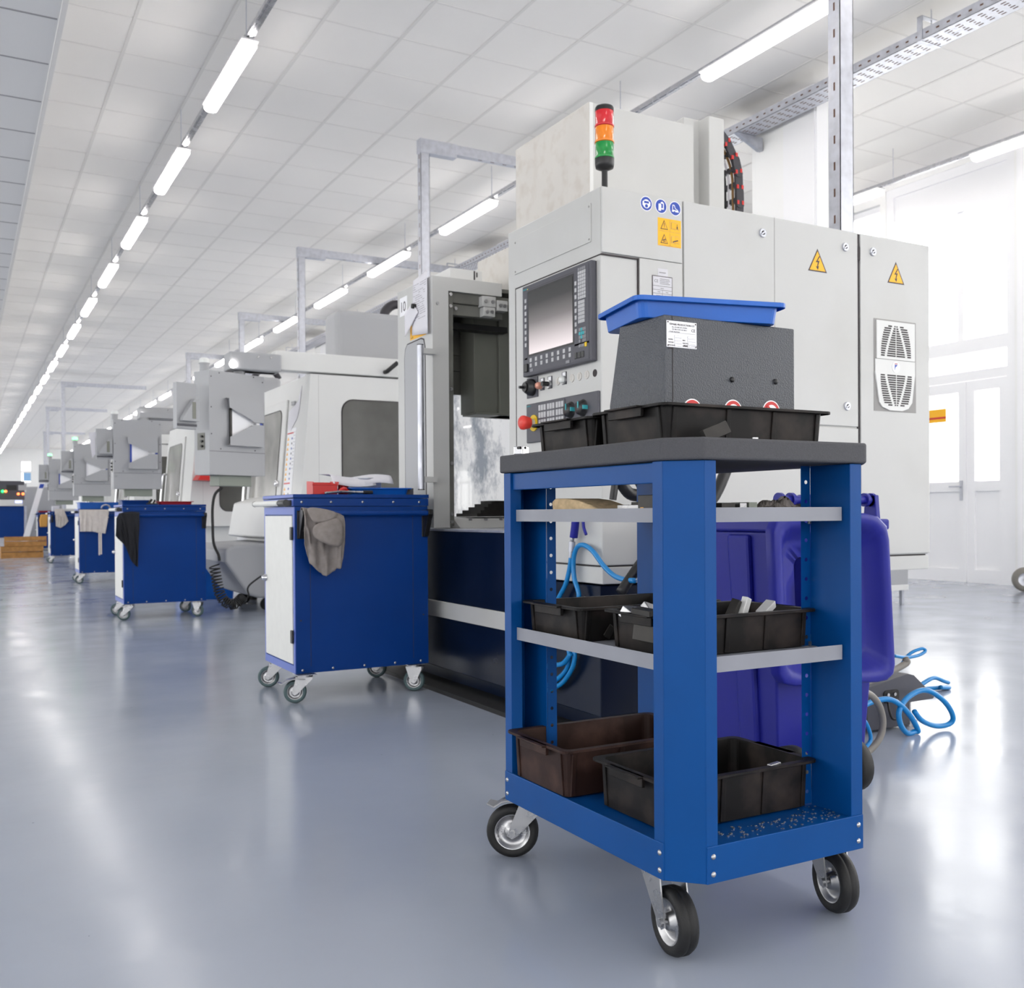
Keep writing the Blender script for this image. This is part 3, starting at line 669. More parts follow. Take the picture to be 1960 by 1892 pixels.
# lower control panel
b = MB('panel dark').box(XM - 0.012, XM, 3.10 + 0.01, 3.649, 1.155, 1.318); lp = b.build('control_panel', mc, bevel=0.003)
kb = MB('key grey')
for blk in range(3):
    for r_ in range(3):
        for c_ in range(3): key(3.535 - blk * 0.068 - c_ * 0.0205, 1.293 - r_ * 0.03, 0.0165, 0.0235)
for o_ in (kb,):
    o_.v = [v + Vector((0.016, 0, 0)) for v in o_.v]
kb.m = 'panel dark'; kb.box(XM - 0.0146, XM - 0.012, 3.34, 3.555, 1.215, 1.312)
kb.build('keypad', lp, bevel=0.001, seg=1)
text('SIEMENS', PX(XM - 0.013, 3.642, 1.305), 0.0085, 'teal', lp)
b = MB('yellow').cyl((XM - 0.012, 3.585, 1.235), (XM - 0.016, 3.585, 1.235), 0.034, n=28); b.m = 'beige sheet'; b.cyl((XM - 0.016, 3.585, 1.235), (XM - 0.04, 3.585, 1.235), 0.017, n=20)
b.m = 'estop red'; b.lathe([(0, 0.078), (0.022, 0.077), (0.029, 0.07), (0.030, 0.06), (0.025, 0.042), (0.023, 0.034)], (XM, 3.585, 1.235), (-1, 0, 0), 28); b.build('emergency_stop', lp)
for yy in (3.30, 3.213):
    b = MB('black plastic').lathe([(0, 0.034), (0.024, 0.034), (0.026, 0.03), (0.029, 0.014), (0.034, 0.012)], (XM, yy, 1.262), (-1, 0, 0), 24)
    b.m = 'teal'; b.box(XM - 0.036, XM - 0.034, yy - 0.003, yy + 0.003, 1.262, 1.286).box(XM - 0.034, XM - 0.012, yy - 0.034, yy - 0.03, 1.255, 1.27)
    b.build('override_dial', lp)
# column cover, strip and energy chain on top
b = MB('machine grey').box(2.581, 3.196, 3.9, 4.6, 2.05, 2.775); b.m = 'machine white'; b.box(2.58, 2.60, 3.898, 3.9, 2.06, 2.775); b.m = 'beige sheet'; b.box(2.578, 2.581, 3.9, 4.6, 2.05, 2.775)
b.build('column_cover', mc, bevel=0.006)
p0, p1, p2 = fy(1328, 238, 3.98), fy(1357, 223, 3.9), fy(1386, 228, 3.9)
b = MB('machine grey').box(3.2, 3.33, 3.98, 4.4, 2.05, fy(1345, 232, 3.98).z); b.build('column_cover', mc, bevel=0.004)
b = MB('machine grey').box(p1.x, p2.x, 3.9, 4.02, 2.05, p2.z); b.build('chain_guide', mc, bevel=0.004)
ch = MB('chain black'); YC0, YC1 = 4.0, 4.13
pts = [(1362, 246), (1381, 258), (1395.6, 277.7), (1408.6, 306.5), (1415, 336), (1416, 366), (1416.7, 396), (1416.7, 426), (1416.7, 456)]
P3 = [fy(u, v, YC0) for u, v in pts]
def link(b, a, c, y0_, y1_, r=0.024):
    d = (c - a); L = d.length; ang = math.atan2(d.z, d.x)
    out = []
    for i in range(9): t = PI / 2 + PI * i / 8; out.append((r * math.cos(t), r * math.sin(t)))
    for i in range(9): t = -PI / 2 + PI * i / 8; out.append((L * 0.98 - r * 0.2 + r * 0.55 * math.cos(t), r * math.sin(t)))
    q = [(a.x + x * math.cos(ang) - z * math.sin(ang), a.z + x * math.sin(ang) + z * math.cos(ang)) for x, z in out]
    b.prism(q, 'y', y0_, y1_)
for i in range(len(P3) - 1):
    a, c = P3[i], P3[i + 1]
    ch.m = 'chain black'; link(ch, a, c, YC0 - 0.004 * (i % 2), YC0 + 0.014); link(ch, a, c, YC1, YC1 + 0.014)
    m_ = (a + c) / 2; ch.box(m_.x - 0.012, m_.x + 0.012, YC0 + 0.014, YC1, m_.z - 0.012, m_.z + 0.012)
    d = (c - a).normalized(); nrm = Vector((-d.z, 0, d.x))
    ch.m = 'red'
    for s_ in (-1, 1):
        q = a + d * ((c - a).length * 0.74) + nrm * (0.016 * s_); ch.box(q.x - 0.0065, q.x + 0.0065, YC0 - 0.006, YC0 + 0.012, q.z - 0.010, q.z + 0.010)
ch.build('energy_chain', mc)
for k_, m_ in enumerate(('copper cable', 'paper', 'black rubber')):
    MB(m_).tube([p + Vector((-0.008, 0.045 + 0.03 * k_, 0.004 * k_)) for p in P3], 0.007).build('cable', mc)
# signal tower
sx, sy = 2.22, 3.25
t_ = MB('black plastic').cyl((sx, sy, 2.075), (sx, sy, 2.215), 0.012).lathe([(0.012, 2.2), (0.035, 2.21), (0.038, 2.225), (0.038, 2.245)], (sx, sy, 0), (0, 0, 1))
st_ = t_.build('signal_tower', mc)
for (m_, z) in (('lens green', 2.245), ('lens orange', 2.307), ('lens red', 2.369)):
    MB(m_).lathe([(0.036, z), (0.0385, z), (0.0385, z + 0.008), (0.036, z + 0.009), (0.036, z + 0.061)], (sx, sy, 0), (0, 0, 1), 28).build('lens', st_, label={'lens green': 'green lens', 'lens orange': 'orange lens', 'lens red': 'red lens'}[m_])
MB('black plastic').lathe([(0.037, 2.43), (0.037, 2.443), (0.034, 2.449), (0, 2.45)], (sx, sy, 0), (0, 0, 1)).build('cap', st_)
# tower: open door on the left of the working space
YT = 4.62
b = MB('machine grey')
b.box(2.115, 2.19, YT, YT + 0.03, 0.79, 2.0).box(2.1, 2.115, YT, 5.075, 0.79, 2.068).box(2.115, 2.50, YT, YT + 0.03, 2.0, 2.068).box(2.115, 2.5, YT + 0.03, 5.07, 2.05, 2.066)
dz = b.build('work_door', mc)
b = MB('interior').box(2.19, 2.222, YT + 0.012, YT + 0.06, 0.8, 2.0).box(2.222, 2.6, YT + 0.02, YT + 0.06, 1.945, 2.0).box(2.222, 2.52, YT + 0.03, YT + 0.07, 1.885, 1.943)
b.m = 'steel'
for (xx, zz) in ((2.206, 1.985), (2.206, 1.925), (2.235, 1.915), (2.206, 1.50), (2.206, 1.12), (2.206, 0.86), (2.206, 0.82)): b.cyl((xx, YT + 0.012, zz), (xx, YT + 0.004, zz), 0.009, n=12)
b.cyl((2.128, YT, 1.93), (2.128, YT - 0.006, 1.93), 0.008, n=12)
b.build('inner_frame', dz, bevel=0.003)
for (x0, x1, z0, z1) in ((2.375, 2.455, 1.935, 1.99), (2.383, 2.45, 1.885, 1.933), (2.46, 2.525, 1.92, 1.975)):
    g = MB('machine grey').box(x0, x1, YT - 0.02, YT + 0.03, z0, z1); g.m = 'steel'
    for xx in (x0 + 0.02, x1 - 0.02): g.cyl((xx, YT - 0.02, (z0 + z1) / 2), (xx, YT - 0.027, (z0 + z1) / 2), 0.009, n=12)
    g.build('guide_block', dz, bevel=0.003)
b = MB('machine white').prism([(2.21, 2.07), (2.21, 2.125), (2.395, 2.125), (2.395, 2.07)], 'y', 4.64, 4.9); b.m = 'seam dark'; b.box(2.345, 2.353, 4.637, 4.64, 2.075, 2.122).box(2.36, 2.366, 4.636, 4.64, 2.09, 2.115)
b.build('junction_box', mc, bevel=0.004)
# recess with pull handle on the aisle face of the door
M = PX(2.1, 0, 0); b = MB('seam dark', M)
out = [(-4.985, 0.8), (-4.985, 1.70), (-4.975, 1.745), (-4.945, 1.77), (-4.76, 1.775), (-4.725, 1.765), (-4.708, 1.72), (-4.705, 0.8)]
b.prism(out, 'z', 0, 0.0012); b.m = 'side sheet' if False else 'console grey'
b.prism([(-4.979, 0.8), (-4.979, 1.70), (-4.969, 1.741), (-4.942, 1.764), (-4.762, 1.768), (-4.732, 1.76), (-4.715, 1.72), (-4.712, 0.8)], 'z', 0.0012, 0.002); b.build('handle_recess', dz)
b = MB('zinc').cyl((2.02, 4.593, 0.985), (2.02, 4.593, 1.705), 0.0165, n=20); b.m = 'machine grey'; b.box(2.02, 2.105, 4.586, 4.632, 1.665, 1.692).box(2.02, 2.105, 4.586, 4.632, 1.02, 1.048)
b.m = 'black plastic'; b.cyl((2.02, 4.593, 1.705), (2.02, 4.593, 1.709), 0.017).cyl((2.02, 4.593, 0.981), (2.02, 4.593, 0.985), 0.017); b.build('pull_handle', dz)
b = MB('sign white', PX(2.1, 0, 0)); dec(b, rect(-5.045, 1.93, -4.945, 2.03), 0, 'sign white'); sg = b.build('number_sign', dz)
text('10', PX(2.0988, 5.038, 1.952), 0.078, 'ink', sg)
b = MB('sign yellow', PX(2.1, 0, 0)); dec(b, rect(-4.905, 1.782, -4.70, 1.86), 0, 'sign yellow'); dec(b, [(-4.895, 1.79), (-4.865, 1.79), (-4.88, 1.82)], 0.0006, 'ink'); dec(b, [(-4.89, 1.793), (-4.87, 1.793), (-4.88, 1.813)], 0.0012, 'sign yellow')
b.build('warning_label', dz)
# working space
b = MB('interior').box(2.2, 3.6, 4.66, 5.12, 2.03, 2.05).box(3.58, 3.6, 3.83, 5.12, 0.78, 2.03)  # upper slab is an added roof, there to keep the inside dark
b.box(2.2, 2.36, 5.06, 5.08, 0.78, 2.03).box(2.36, 3.58, 5.06, 5.08, 1.53, 2.03).box(2.36, 3.58, 5.06, 5.08, 0.78, 0.84).box(3.3, 3.58, 5.06, 5.08, 0.84, 1.53)
for z in (1.66, 1.75, 1.9): b.box(2.3, 2.6, 5.04, 5.06, z, z + 0.02)
b.build('work_chamber', mc)
MB('frosted').quad((2.36, 5.07, 0.84), (3.3, 5.07, 0.84), (3.3, 5.07, 1.53), (2.36, 5.07, 1.53)).build('wet_window', mc)
b = MB('spindle').box(2.455, 2.60, 4.86, 5.03, 1.412, 2.02).box(2.60, 2.95, 4.84, 5.03, 1.40, 2.02).box(2.45, 2.95, 4.83, 5.0, 1.40, 1.412); b.build('spindle_housing', mc, bevel=0.004)
MB('black plastic').box(2.28, 2.62, 4.78, 4.86, 1.845, 1.875).cyl((2.27, 4.82, 1.862), (2.33, 4.82, 1.862), 0.022).build('chip_guard', mc)
b = MB('dark steel')
for i in range(5): b.box(2.385 + 0.03 * i, 2.9 - 0.02 * i, 4.70 + 0.015 * i, 4.95 - 0.015 * i, 0.845 + 0.017 * i, 0.845 + 0.017 * (i + 1))
for i in range(6): b.cyl((2.52 + 0.04 * i, 4.765, 0.915), (2.52 + 0.04 * i, 4.758, 0.915), 0.011, n=10)
b.build('work_vise', mc)
b = MB('machine grey').prism([(4.60, 0.786), (4.68, 0.835), (5.06, 0.845), (5.06, 0.786)], 'x', 2.24, 3.5); b.m = 'steel'
for i in range(5): b.cyl((2.33 + 0.09 * i, 4.672, 0.828), (2.33 + 0.09 * i, 4.662, 0.828), 0.009, n=10)
b.build('sill', mc)
b = MB('beige sheet').box(2.6, 3.3, 4.62, 5.1, 2.05, 2.3).box(2.62, 3.25, 4.6, 4.62, 2.08, 2.25); b.build('top_cover', mc, bevel=0.006)
b = MB('panel dark').box(2.7, 3.9, 3.83, 5.2, 0.6, 0.8).box(3.4, 3.8, 3.86, 5.15, 0.1, 2.0); b.build('rear_body', mc)
# dark box with latch and levelling foot beside the bin
co_ = [fy(1640, 1325, 2.7), fy(1738, 1290, 2.7), fy(1750, 1293, 2.7), fy(1789, 1333, 2.7), fy(1786, 1338, 2.7), fy(1742, 1345, 2.7)]
b = MB('panel dark'); b.prism([(p.x, p.z) for p in co_] + [(co_[5].x, 0.012), (3.05, 0.012), (3.05, 0.17)], 'y', 2.7, 3.12); tk = b.build('coolant_tank', mc, bevel=0.002)
b = MB('dark steel', PY(3.18, 2.7, 0.135)); b.prism(rrect(0.085, 0.05, 0.015), 'z', 0, 0.004)
b.m = 'panel dark'; b.box(-0.032, 0.032, -0.022, -0.012, 0.004, 0.016); b.m = 'steel'
for xx in (-0.022, 0.016): b.cyl((xx, 0.008, 0.004), (xx, 0.008, 0.009), 0.007, n=10)
b.m = 'dark steel'; b.tube([(-0.03, -0.018, 0.012), (-0.032, -0.05, 0.02), (-0.02, -0.082, 0.026), (0.01, -0.082, 0.026), (0.03, -0.06, 0.02), (0.03, -0.018, 0.012)], 0.0045)
b.build('latch', tk)
b = MB('steel').cyl((3.33, 2.74, 0.02), (3.33, 2.74, 0.11), 0.010, n=14).cyl((3.33, 2.74, 0.0), (3.33, 2.74, 0.026), 0.034, n=24); b.build('leveling_foot', tk)
# papers held on the door by a round magnet
b = MB('paper')
def leafsheet(b, q, bulge):
    n = 8; vs = []
    for i in range(n + 1):
        for j in range(n + 1):
            s_, t = i / n, j / n
            y_ = (q[0][0] * (1 - s_) + q[1][0] * s_) * (1 - t) + (q[3][0] * (1 - s_) + q[2][0] * s_) * t
            z_ = (q[0][1] * (1 - s_) + q[1][1] * s_) * (1 - t) + (q[3][1] * (1 - s_) + q[2][1] * s_) * t
            vs.append((2.096 - bulge(s_, t), y_, z_))
    b.add(vs, [(i * (n + 1) + j, (i + 1) * (n + 1) + j, (i + 1) * (n + 1) + j + 1, i * (n + 1) + j + 1) for i in range(n) for j in range(n)], True)
leafsheet(b, [(4.845, 2.085), (4.647, 2.10), (4.632, 1.775), (4.85, 1.80)], lambda s_, t: 0.004 + 0.008 * s_ * s_ + 0.005 * t)
leafsheet(b, [(4.83, 1.968), (4.755, 1.905), (4.918, 1.80), (4.922, 1.92)], lambda s_, t: 0.015 + 0.006 * t)
b.m = 'ink light'
random.seed(3)
for r_ in range(17):
    yy, zz = 4.832, 2.055 - r_ * 0.0115
    while yy > 4.68:
        L = random.uniform(0.008, 0.03)
        if random.random() < 0.62: s_ = (4.845 - yy) / 0.2; xx = 2.0905 - 0.008 * s_ * s_ - 0.005 * (2.09 - zz) / 0.3; b.box(xx, xx - 0.0008, yy - L, yy, zz, zz + 0.0016)
        yy -= L + 0.008
b.m = 'black rubber'; b.cyl((2.09, 4.808, 1.945), (2.068, 4.808, 1.945), 0.013, n=16)
ps = b.build('paper_sheet'); ps.modifiers.new('thick', 'SOLIDIFY').thickness = 0.0006
tag(ps, 'printed white papers held by a round black magnet on the door beside the number 10', 'paper')
# ------------------------------------------------------------------ blue shelf trolley in front
TX0, TX1, TY0, TY1 = 1.155, 1.677, 1.45, 2.185
CH, FL = 0.055, 0.032
def chamfered(e, c): return [(TX0 - e + c, TY0 - e), (TX1 + e - c, TY0 - e), (TX1 + e, TY0 - e + c), (TX1 + e, TY1 + e - c), (TX1 + e - c, TY1 + e), (TX0 - e + c, TY1 + e), (TX0 - e, TY1 + e - c), (TX0 - e, TY0 - e + c)]
tr = thing('shelf_trolley', 'blue steel shelf trolley with dark grey top, black trays on its shelves', 'trolley', (TX0, TY0, 0))
MB('top grey').prism(chamfered(0.008, 0.056), 'z', 0.958, 1.0).build('tabletop', tr, bevel=0.005, seg=3)
b = MB('trolley blue').prism(chamfered(-0.003, CH), 'z', 0.166, 0.234)
b.build('bottom_shelf', tr, bevel=0.002)
b = MB('trolley blue'); e = 0.001
b.box(TX0 + CH, TX1 - CH, TY0 - e - 0.0015, TY0 + 0.003, 0.1655, 0.236).build('bottom_rail', tr, bevel=0.0015)
b = MB('trolley blue').box(TX0 - e - 0.0015, TX0 + 0.003, TY0 + CH, TY1 - CH, 0.1655, 0.236); b.build('bottom_rail', tr, bevel=0.0015)
b = MB('trolley blue').box(TX1 - 0.003, TX1 + 0.0025, TY0 + CH, TY1 - CH, 0.1655, 0.236); b.build('bottom_rail', tr, bevel=0.0015)
b = MB('trolley blue').box(TX0 + CH, TX1 - CH, TY1 - 0.003, TY1 + 0.0025, 0.1655, 0.236); b.build('bottom_rail', tr, bevel=0.0015)
MB('trolley blue').box(TX0 + 0.006, TX0 + 0.012, TY0 + CH + FL, TY1 - CH - FL, 0.916, 0.956).build('apron', tr, bevel=0.002)
def holes_plate(b, o, ux, w_, z0, z1, zs, r, cx):
    # upright plate with real round holes; o origin, ux unit vector of its width
    o = Vector(o); ux = Vector(ux); zs = [z for z in zs if z0 + r * 1.4 < z < z1 - r * 1.4]; z = z0
    P = lambda u, zz: o + ux * u + Vector((0, 0, zz))
    for zc in zs:
        a, c = zc - r * 1.35, zc + r * 1.35
        if a > z: b.quad(P(0, z), P(w_, z), P(w_, a), P(0, a))
        sq = [];
        for i in range(16):
            t = 2 * PI * i / 16; x_, y_ = math.cos(t), math.sin(t); m_ = max(abs(x_), abs(y_)); sq.append((x_ / m_, y_ / m_))
        for i in range(16):
            j = (i + 1) % 16; t0, t1 = 2 * PI * i / 16, 2 * PI * j / 16
            L = lambda q: cx + (q[0] * ((w_ - cx) if q[0] > 0 else cx))
            b.quad(P(L(sq[i]), zc + sq[i][1] * r * 1.35), P(L(sq[j]), zc + sq[j][1] * r * 1.35), P(cx + r * math.cos(t1), zc + r * math.sin(t1)), P(cx + r * math.cos(t0), zc + r * math.sin(t0)))
        z = c
    b.quad(P(0, z), P(w_, z), P(w_, z1), P(0, z1))
zs1 = [0.262 + 0.0413 * i for i in range(17)]
def leg(kind):
    b = MB('trolley blue'); z0, z1 = 0.166, 0.957
    if kind == 'nl':
        b.sheet([(TX0 + 0.025, TY0 + CH + FL), (TX0, TY0 + CH + FL), (TX0, TY0 + CH), (TX0 + CH, TY0), (TX0 + CH + FL - 0.004, TY0), (TX0 + CH + FL - 0.004, TY0 + 0.022)], z0, z1)
    if kind == 'nr':
        b.sheet([(TX1 - CH - FL, TY0 + 0.11), (TX1 - CH - FL, TY0), (TX1 - CH, TY0), (TX1, TY0 + CH), (TX1, TY0 + CH + FL), (TX1 - 0.025, TY0 + CH + FL)], z0, z1)
        holes_plate(b, (TX1 - CH - FL - 0.027, TY0 + 0.11, 0), (1, 0, 0), 0.027, 0.236, z1, zs1, 0.0042, 0.015)
    if kind == 'rl':
        b.sheet([(TX0 + 0.03, TY1 - CH - FL), (TX0, TY1 - CH - FL), (TX0, TY1 - CH), (TX0 + CH, TY1), (TX0 + CH + FL, TY1), (TX0 + CH + FL, TY1 - 0.11)][::-1], z0, z1)
        holes_plate(b, (TX0 + CH + FL, TY1 - 0.11, 0), (1, 0, 0), 0.026, 0.236, z1, zs1, 0.0042, 0.012)
    if kind == 'rr':
        b.sheet([(TX1 - 0.03, TY1 - CH - FL), (TX1, TY1 - CH - FL), (TX1, TY1 - CH), (TX1 - CH, TY1), (TX1 - CH - FL, TY1), (TX1 - CH - FL, TY1 - 0.11)], z0, z1)
        holes_plate(b, (TX1 - CH - FL, TY1 - 0.11, 0), (1, 0, 0), 0.03, 0.236, z1, zs1, 0.0042, 0.021)
    l = b.build('leg', tr, bevel=0.0008, seg=1)
    return l
legs = {k: leg(k) for k in ('nl', 'nr', 'rl', 'rr')}
# rivets at the rail ends, wing bolts on the shelf fixing
for (x, y, n) in ((TX0 + CH + 0.015, TY0 - 0.0025, 'y'), (TX1 - CH - 0.014, TY0 - 0.0025, 'y'), (TX0 - 0.0025, TY0 + CH + 0.012, 'x'), (TX0 - 0.0025, TY1 - CH - 0.012, 'x')):
    for z in (0.183, 0.216):
        d = (0, -1, 0) if n == 'y' else (-1, 0, 0)
        MB('steel').lathe([(0.0, 0.0028), (0.003, 0.0026), (0.0052, 0.0008), (0.0055, 0)], (x, y, z), d, 16).build('rivet', tr)
for z in (0.852, 0.566):
    b = MB('steel').cyl((TX1 - 0.1, TY0 + 0.11, z), (TX1 - 0.1, TY0 + 0.098, z), 0.006, n=10)
    b.add([(0, 0, 0)], []); q = Vector((TX1 - 0.1, TY0 + 0.1, z))
    for s_ in (-1, 1): b.box(q.x - 0.002, q.x + 0.002, q.y - 0.004, q.y + 0.002, min(q.z, q.z + s_ * 0.018), max(q.z, q.z + s_ * 0.018))
    b.v = [v for v in b.v]; b.build('wing_bolt', tr)
def shelf(zs, zl0, zl1):
    b = MB('shelf grey'); A = (TX0 + 0.015, TX1 - 0.015, TY0 + 0.09, TY1 - 0.088); B2 = (TX0 + 0.09, TX1 - 0.094, TY0 + 0.016, TY1 - 0.016)
    b.box(A[0] + 0.001, A[1] - 0.001, A[2] + 0.001, A[3] - 0.001, zs - 0.002, zs).box(B2[0] + 0.001, B2[1] - 0.001, B2[2] + 0.001, B2[3] - 0.001, zs - 0.0025, zs - 0.0003)
    b.box(A[0], A[0] + 0.002, A[2], A[3], zl0, zl1).box(A[1] - 0.002, A[1], A[2], A[3], zl0, zl1).box(B2[0], B2[1], B2[2], B2[2] + 0.002, zl0, zl1).box(B2[0], B2[1], B2[3] - 0.002, B2[3], zl0, zl1)
    b.build('shelf', tr)
shelf(0.574, 0.556, 0.586); shelf(0.856, 0.841, 0.869)
def caster(parent, cx, cy, ang, sx, sy, ztop, R, wd, brake=None, tyre='black rubber'):
    ax = Vector((math.cos(ang), math.sin(ang), 0)); rd = Vector((-math.sin(ang), math.cos(ang), 0)); C_ = Vector((cx, cy, R)); off = (Vector((sx, sy, 0)) - Vector((cx, cy, 0))).dot(rd)
    sg = 1 if off >= 0 else -1; off = abs(off); D = rd * sg; Sx = Vector((cx, cy, 0)) + D * off
    b = MB('steel'); b.cyl(Sx + Vector((0, 0, ztop - 0.012)), Sx + Vector((0, 0, ztop)), 0.034, n=20); b.box(Sx.x - 0.045, Sx.x + 0.045, Sx.y - 0.04, Sx.y + 0.04, ztop - 0.003, ztop)
    for s_ in (-1, 1):
        base = C_ + ax * (s_ * (wd / 2 + 0.007)); t = ax * (s_ * 0.003)
        prof = [(-0.013, -0.006), (0.0, -0.014), (0.013, -0.006), (off + 0.034, ztop - R - 0.022), (off + 0.036, ztop - R - 0.012), (off - 0.040, ztop - R - 0.012), (off - 0.042, ztop - R - 0.024)]
        vs = [base + D * p[0] + Vector((0, 0, p[1])) for p in prof]; n = len(vs); vs += [v + t for v in vs]
        fs = [tuple(range(n)), tuple(range(n, 2 * n))[::-1]] + [(i, n + i, n + (i + 1) % n, (i + 1) % n) for i in range(n)]
        b.add(vs, fs)
        b.cyl(base + t, base + t * 2.6, 0.009, n=6)
    b.cyl(C_ - ax * (wd / 2 + 0.008), C_ + ax * (wd / 2 + 0.008), 0.006, n=8)
    q = [D * (off - 0.042), D * (off + 0.036)]
    p0 = Vector((cx, cy, ztop - 0.014)); h = ax * (wd / 2 + 0.010)
    b.add([p0 + q[0] - h, p0 + q[1] - h, p0 + q[1] + h, p0 + q[0] + h, p0 + q[0] - h + Vector((0, 0, .003)), p0 + q[1] - h + Vector((0, 0, .003)), p0 + q[1] + h + Vector((0, 0, .003)), p0 + q[0] + h + Vector((0, 0, .003))],
          [(0, 3, 2, 1), (4, 5, 6, 7), (0, 1, 5, 4), (1, 2, 6, 5), (2, 3, 7, 6), (3, 0, 4, 7)])
    c = b.build('caster', parent)
    w2 = wd / 2
    MB(tyre).lathe([(R * 0.66, -w2 * 0.8), (R * 0.8, -w2), (R * 0.93, -w2 * 0.92), (R, -w2 * 0.45), (R, -w2 * 0.2), (R * 0.985, -w2 * 0.16), (R * 0.985, -w2 * 0.08), (R, -w2 * 0.04), (R, w2 * 0.45), (R * 0.93, w2 * 0.92), (R * 0.8, w2), (R * 0.66, w2 * 0.8)], C_, ax, 36).build('tyre', c)
    MB('steel').lathe([(R * 0.68, -w2 * 0.86), (R * 0.64, -w2 * 0.86), (R * 0.58, -w2 * 0.35), (R * 0.3, -w2 * 0.3), (R * 0.24, -w2 * 0.9), (0, -w2 * 0.9)], C_, ax, 30).lathe([(R * 0.68, w2 * 0.86), (R * 0.64, w2 * 0.86), (R * 0.58, w2 * 0.35), (R * 0.3, w2 * 0.3), (R * 0.24, w2 * 0.9), (0, w2 * 0.9)], C_, ax, 30).build('rim', c)
    if brake:
        d = Vector((math.cos(brake), math.sin(brake), 0)); s2 = Vector((-d.y, d.x, 0)); o = Sx + Vector((0, 0, ztop - 0.02)); k = MB('steel')
        prof = [(0.0, 0.0, 0.028), (0.05, 0.004, 0.03), (0.085, -0.004, 0.03), (0.105, -0.018, 0.027), (0.125, -0.012, 0.02)]; vs = []
        for (a, zz, hw_) in prof:
            for s_ in (-1, 1): vs.append(o + d * a + s2 * (hw_ * s_) + Vector((0, 0, zz)))
        for (a, zz, hw_) in prof:
            for s_ in (-1, 1): vs.append(o + d * a + s2 * (hw_ * s_) + Vector((0, 0, zz - 0.004)))
        n = len(prof) * 2; fs = []
        for i in range(len(prof) - 1): fs += [(2 * i, 2 * i + 1, 2 * i + 3, 2 * i + 2), (n + 2 * i, n + 2 * i + 2, n + 2 * i + 3, n + 2 * i + 1), (2 * i, 2 * i + 2, n + 2 * i + 2, n + 2 * i), (2 * i + 1, n + 2 * i + 1, n + 2 * i + 3, 2 * i + 3)]
        fs += [(0, n, n + 1, 1), (n - 2, n - 1, 2 * n - 1, 2 * n - 2)]
        k.add(vs, fs); k.build('brake_pedal', c, bevel=0.001, seg=1)
    return c
caster(tr, 1.209, 1.545, math.radians(-8), 1.215, 1.590, 0.165, 0.066, 0.04)
caster(tr, 1.640, 1.541, math.radians(-14), 1.628, 1.59, 0.165, 0.066, 0.04)
caster(tr, 1.206, 2.190, math.radians(58), 1.235, 2.12, 0.165, 0.065, 0.038, brake=math.radians(140))
caster(tr, 1.62, 2.02, math.radians(20), 1.61, 2.07, 0.165, 0.066, 0.04)

def open_tray(name, label, cx, cy, z, L, Wd, H, m, rz=0.0, handle=True, ribs=True, taper=0.005, group=None, cat='tray', rimw=0.014, lip=0.006):
    t = thing(name, label, cat, (cx, cy, z), rz, group)
    M = W[t]; b = MB(m, M); l, w_ = L / 2 - rimw, Wd / 2 - rimw; tk_ = 0.0035
    def loop(a, c, zz, r=0.018, k=4): return [(p[0], p[1], zz) for p in rrect(2 * a, 2 * c, r, k)]
    loops = [loop(l - taper, w_ - taper, 0.0), loop(l, w_, H - 0.003), loop(l + rimw - 0.002, w_ + rimw - 0.002, H - 0.003), loop(l + rimw - 0.002, w_ + rimw - 0.002, H - lip), loop(l + rimw, w_ + rimw, H - lip), loop(l + rimw, w_ + rimw, H), loop(l - tk_, w_ - tk_, H), loop(l - taper - tk_, w_ - taper - tk_, tk_)]
    n = len(loops[0]); vs = [p for lp_ in loops for p in lp_]; fs = []
    for k in range(len(loops) - 1):
        for i in range(n): j = (i + 1) % n; fs.append((k * n + i, k * n + j, (k + 1) * n + j, (k + 1) * n + i))
    fs.append(tuple(range(n))[::-1]); fs.append(tuple(range((len(loops) - 1) * n, len(loops) * n)))
    b.add(vs, fs)
    if ribs:
        for s_ in (-1, 1):
            for xx in (-0.42, -0.12, 0.15, 0.42):
                x_ = xx * L; b.frust((x_ - 0.006, x_ + 0.006, s_ * (w_ - taper) - 0.003, s_ * (w_ - taper) + 0.003), (x_ - 0.005, x_ + 0.005, s_ * w_ - 0.004, s_ * w_ + 0.008), 0.002, H - 0.006)
            for yy in (-0.36, 0.36):
                y_ = yy * Wd; b.frust((s_ * (l - taper) - 0.003, s_ * (l - taper) + 0.003, y_ - 0.006, y_ + 0.006), (s_ * l - 0.004, s_ * l + 0.008, y_ - 0.005, y_ + 0.005), 0.002, H - 0.006)
    b.build('body', t, bevel=0.0012, seg=1)
    if handle:
        for s_ in (-1, 1):
            h = MB(m, M); x_ = s_ * (l + rimw); h.box(x_ - 0.002, x_ + 0.006, -Wd * 0.22, Wd * 0.22, H - 0.022, H); h.box(x_ - 0.012, x_ + 0.006, -Wd * 0.22, Wd * 0.22, H - 0.004, H); h.build('handle', t, bevel=0.001, seg=1)
    return t
open_tray('parts_tray', 'large black plastic tray on the trolley top holding the grey metal box', 1.415, 1.672, 1.001, 0.455, 0.262, 0.073, 'tray black')
open_tray('parts_tray', 'smaller black tray behind the large one on the trolley top', 1.40, 1.945, 1.001, 0.41, 0.26, 0.071, 'tray black')
open_tray('parts_tray', 'black tray at the back of the middle trolley shelf, behind the tray of clamps', 1.384, 1.966, 0.575, 0.41, 0.262, 0.076, 'tray black')
open_tray('parts_tray', 'black tray full of clamps at the front of the middle trolley shelf', 1.392, 1.655, 0.575, 0.385, 0.25, 0.080, 'tray black')
open_tray('parts_tray', 'brown plastic tray on the bottom trolley shelf, overhanging its edge', 1.348, 1.963, 0.237, 0.425, 0.266, 0.106, 'tray brown')
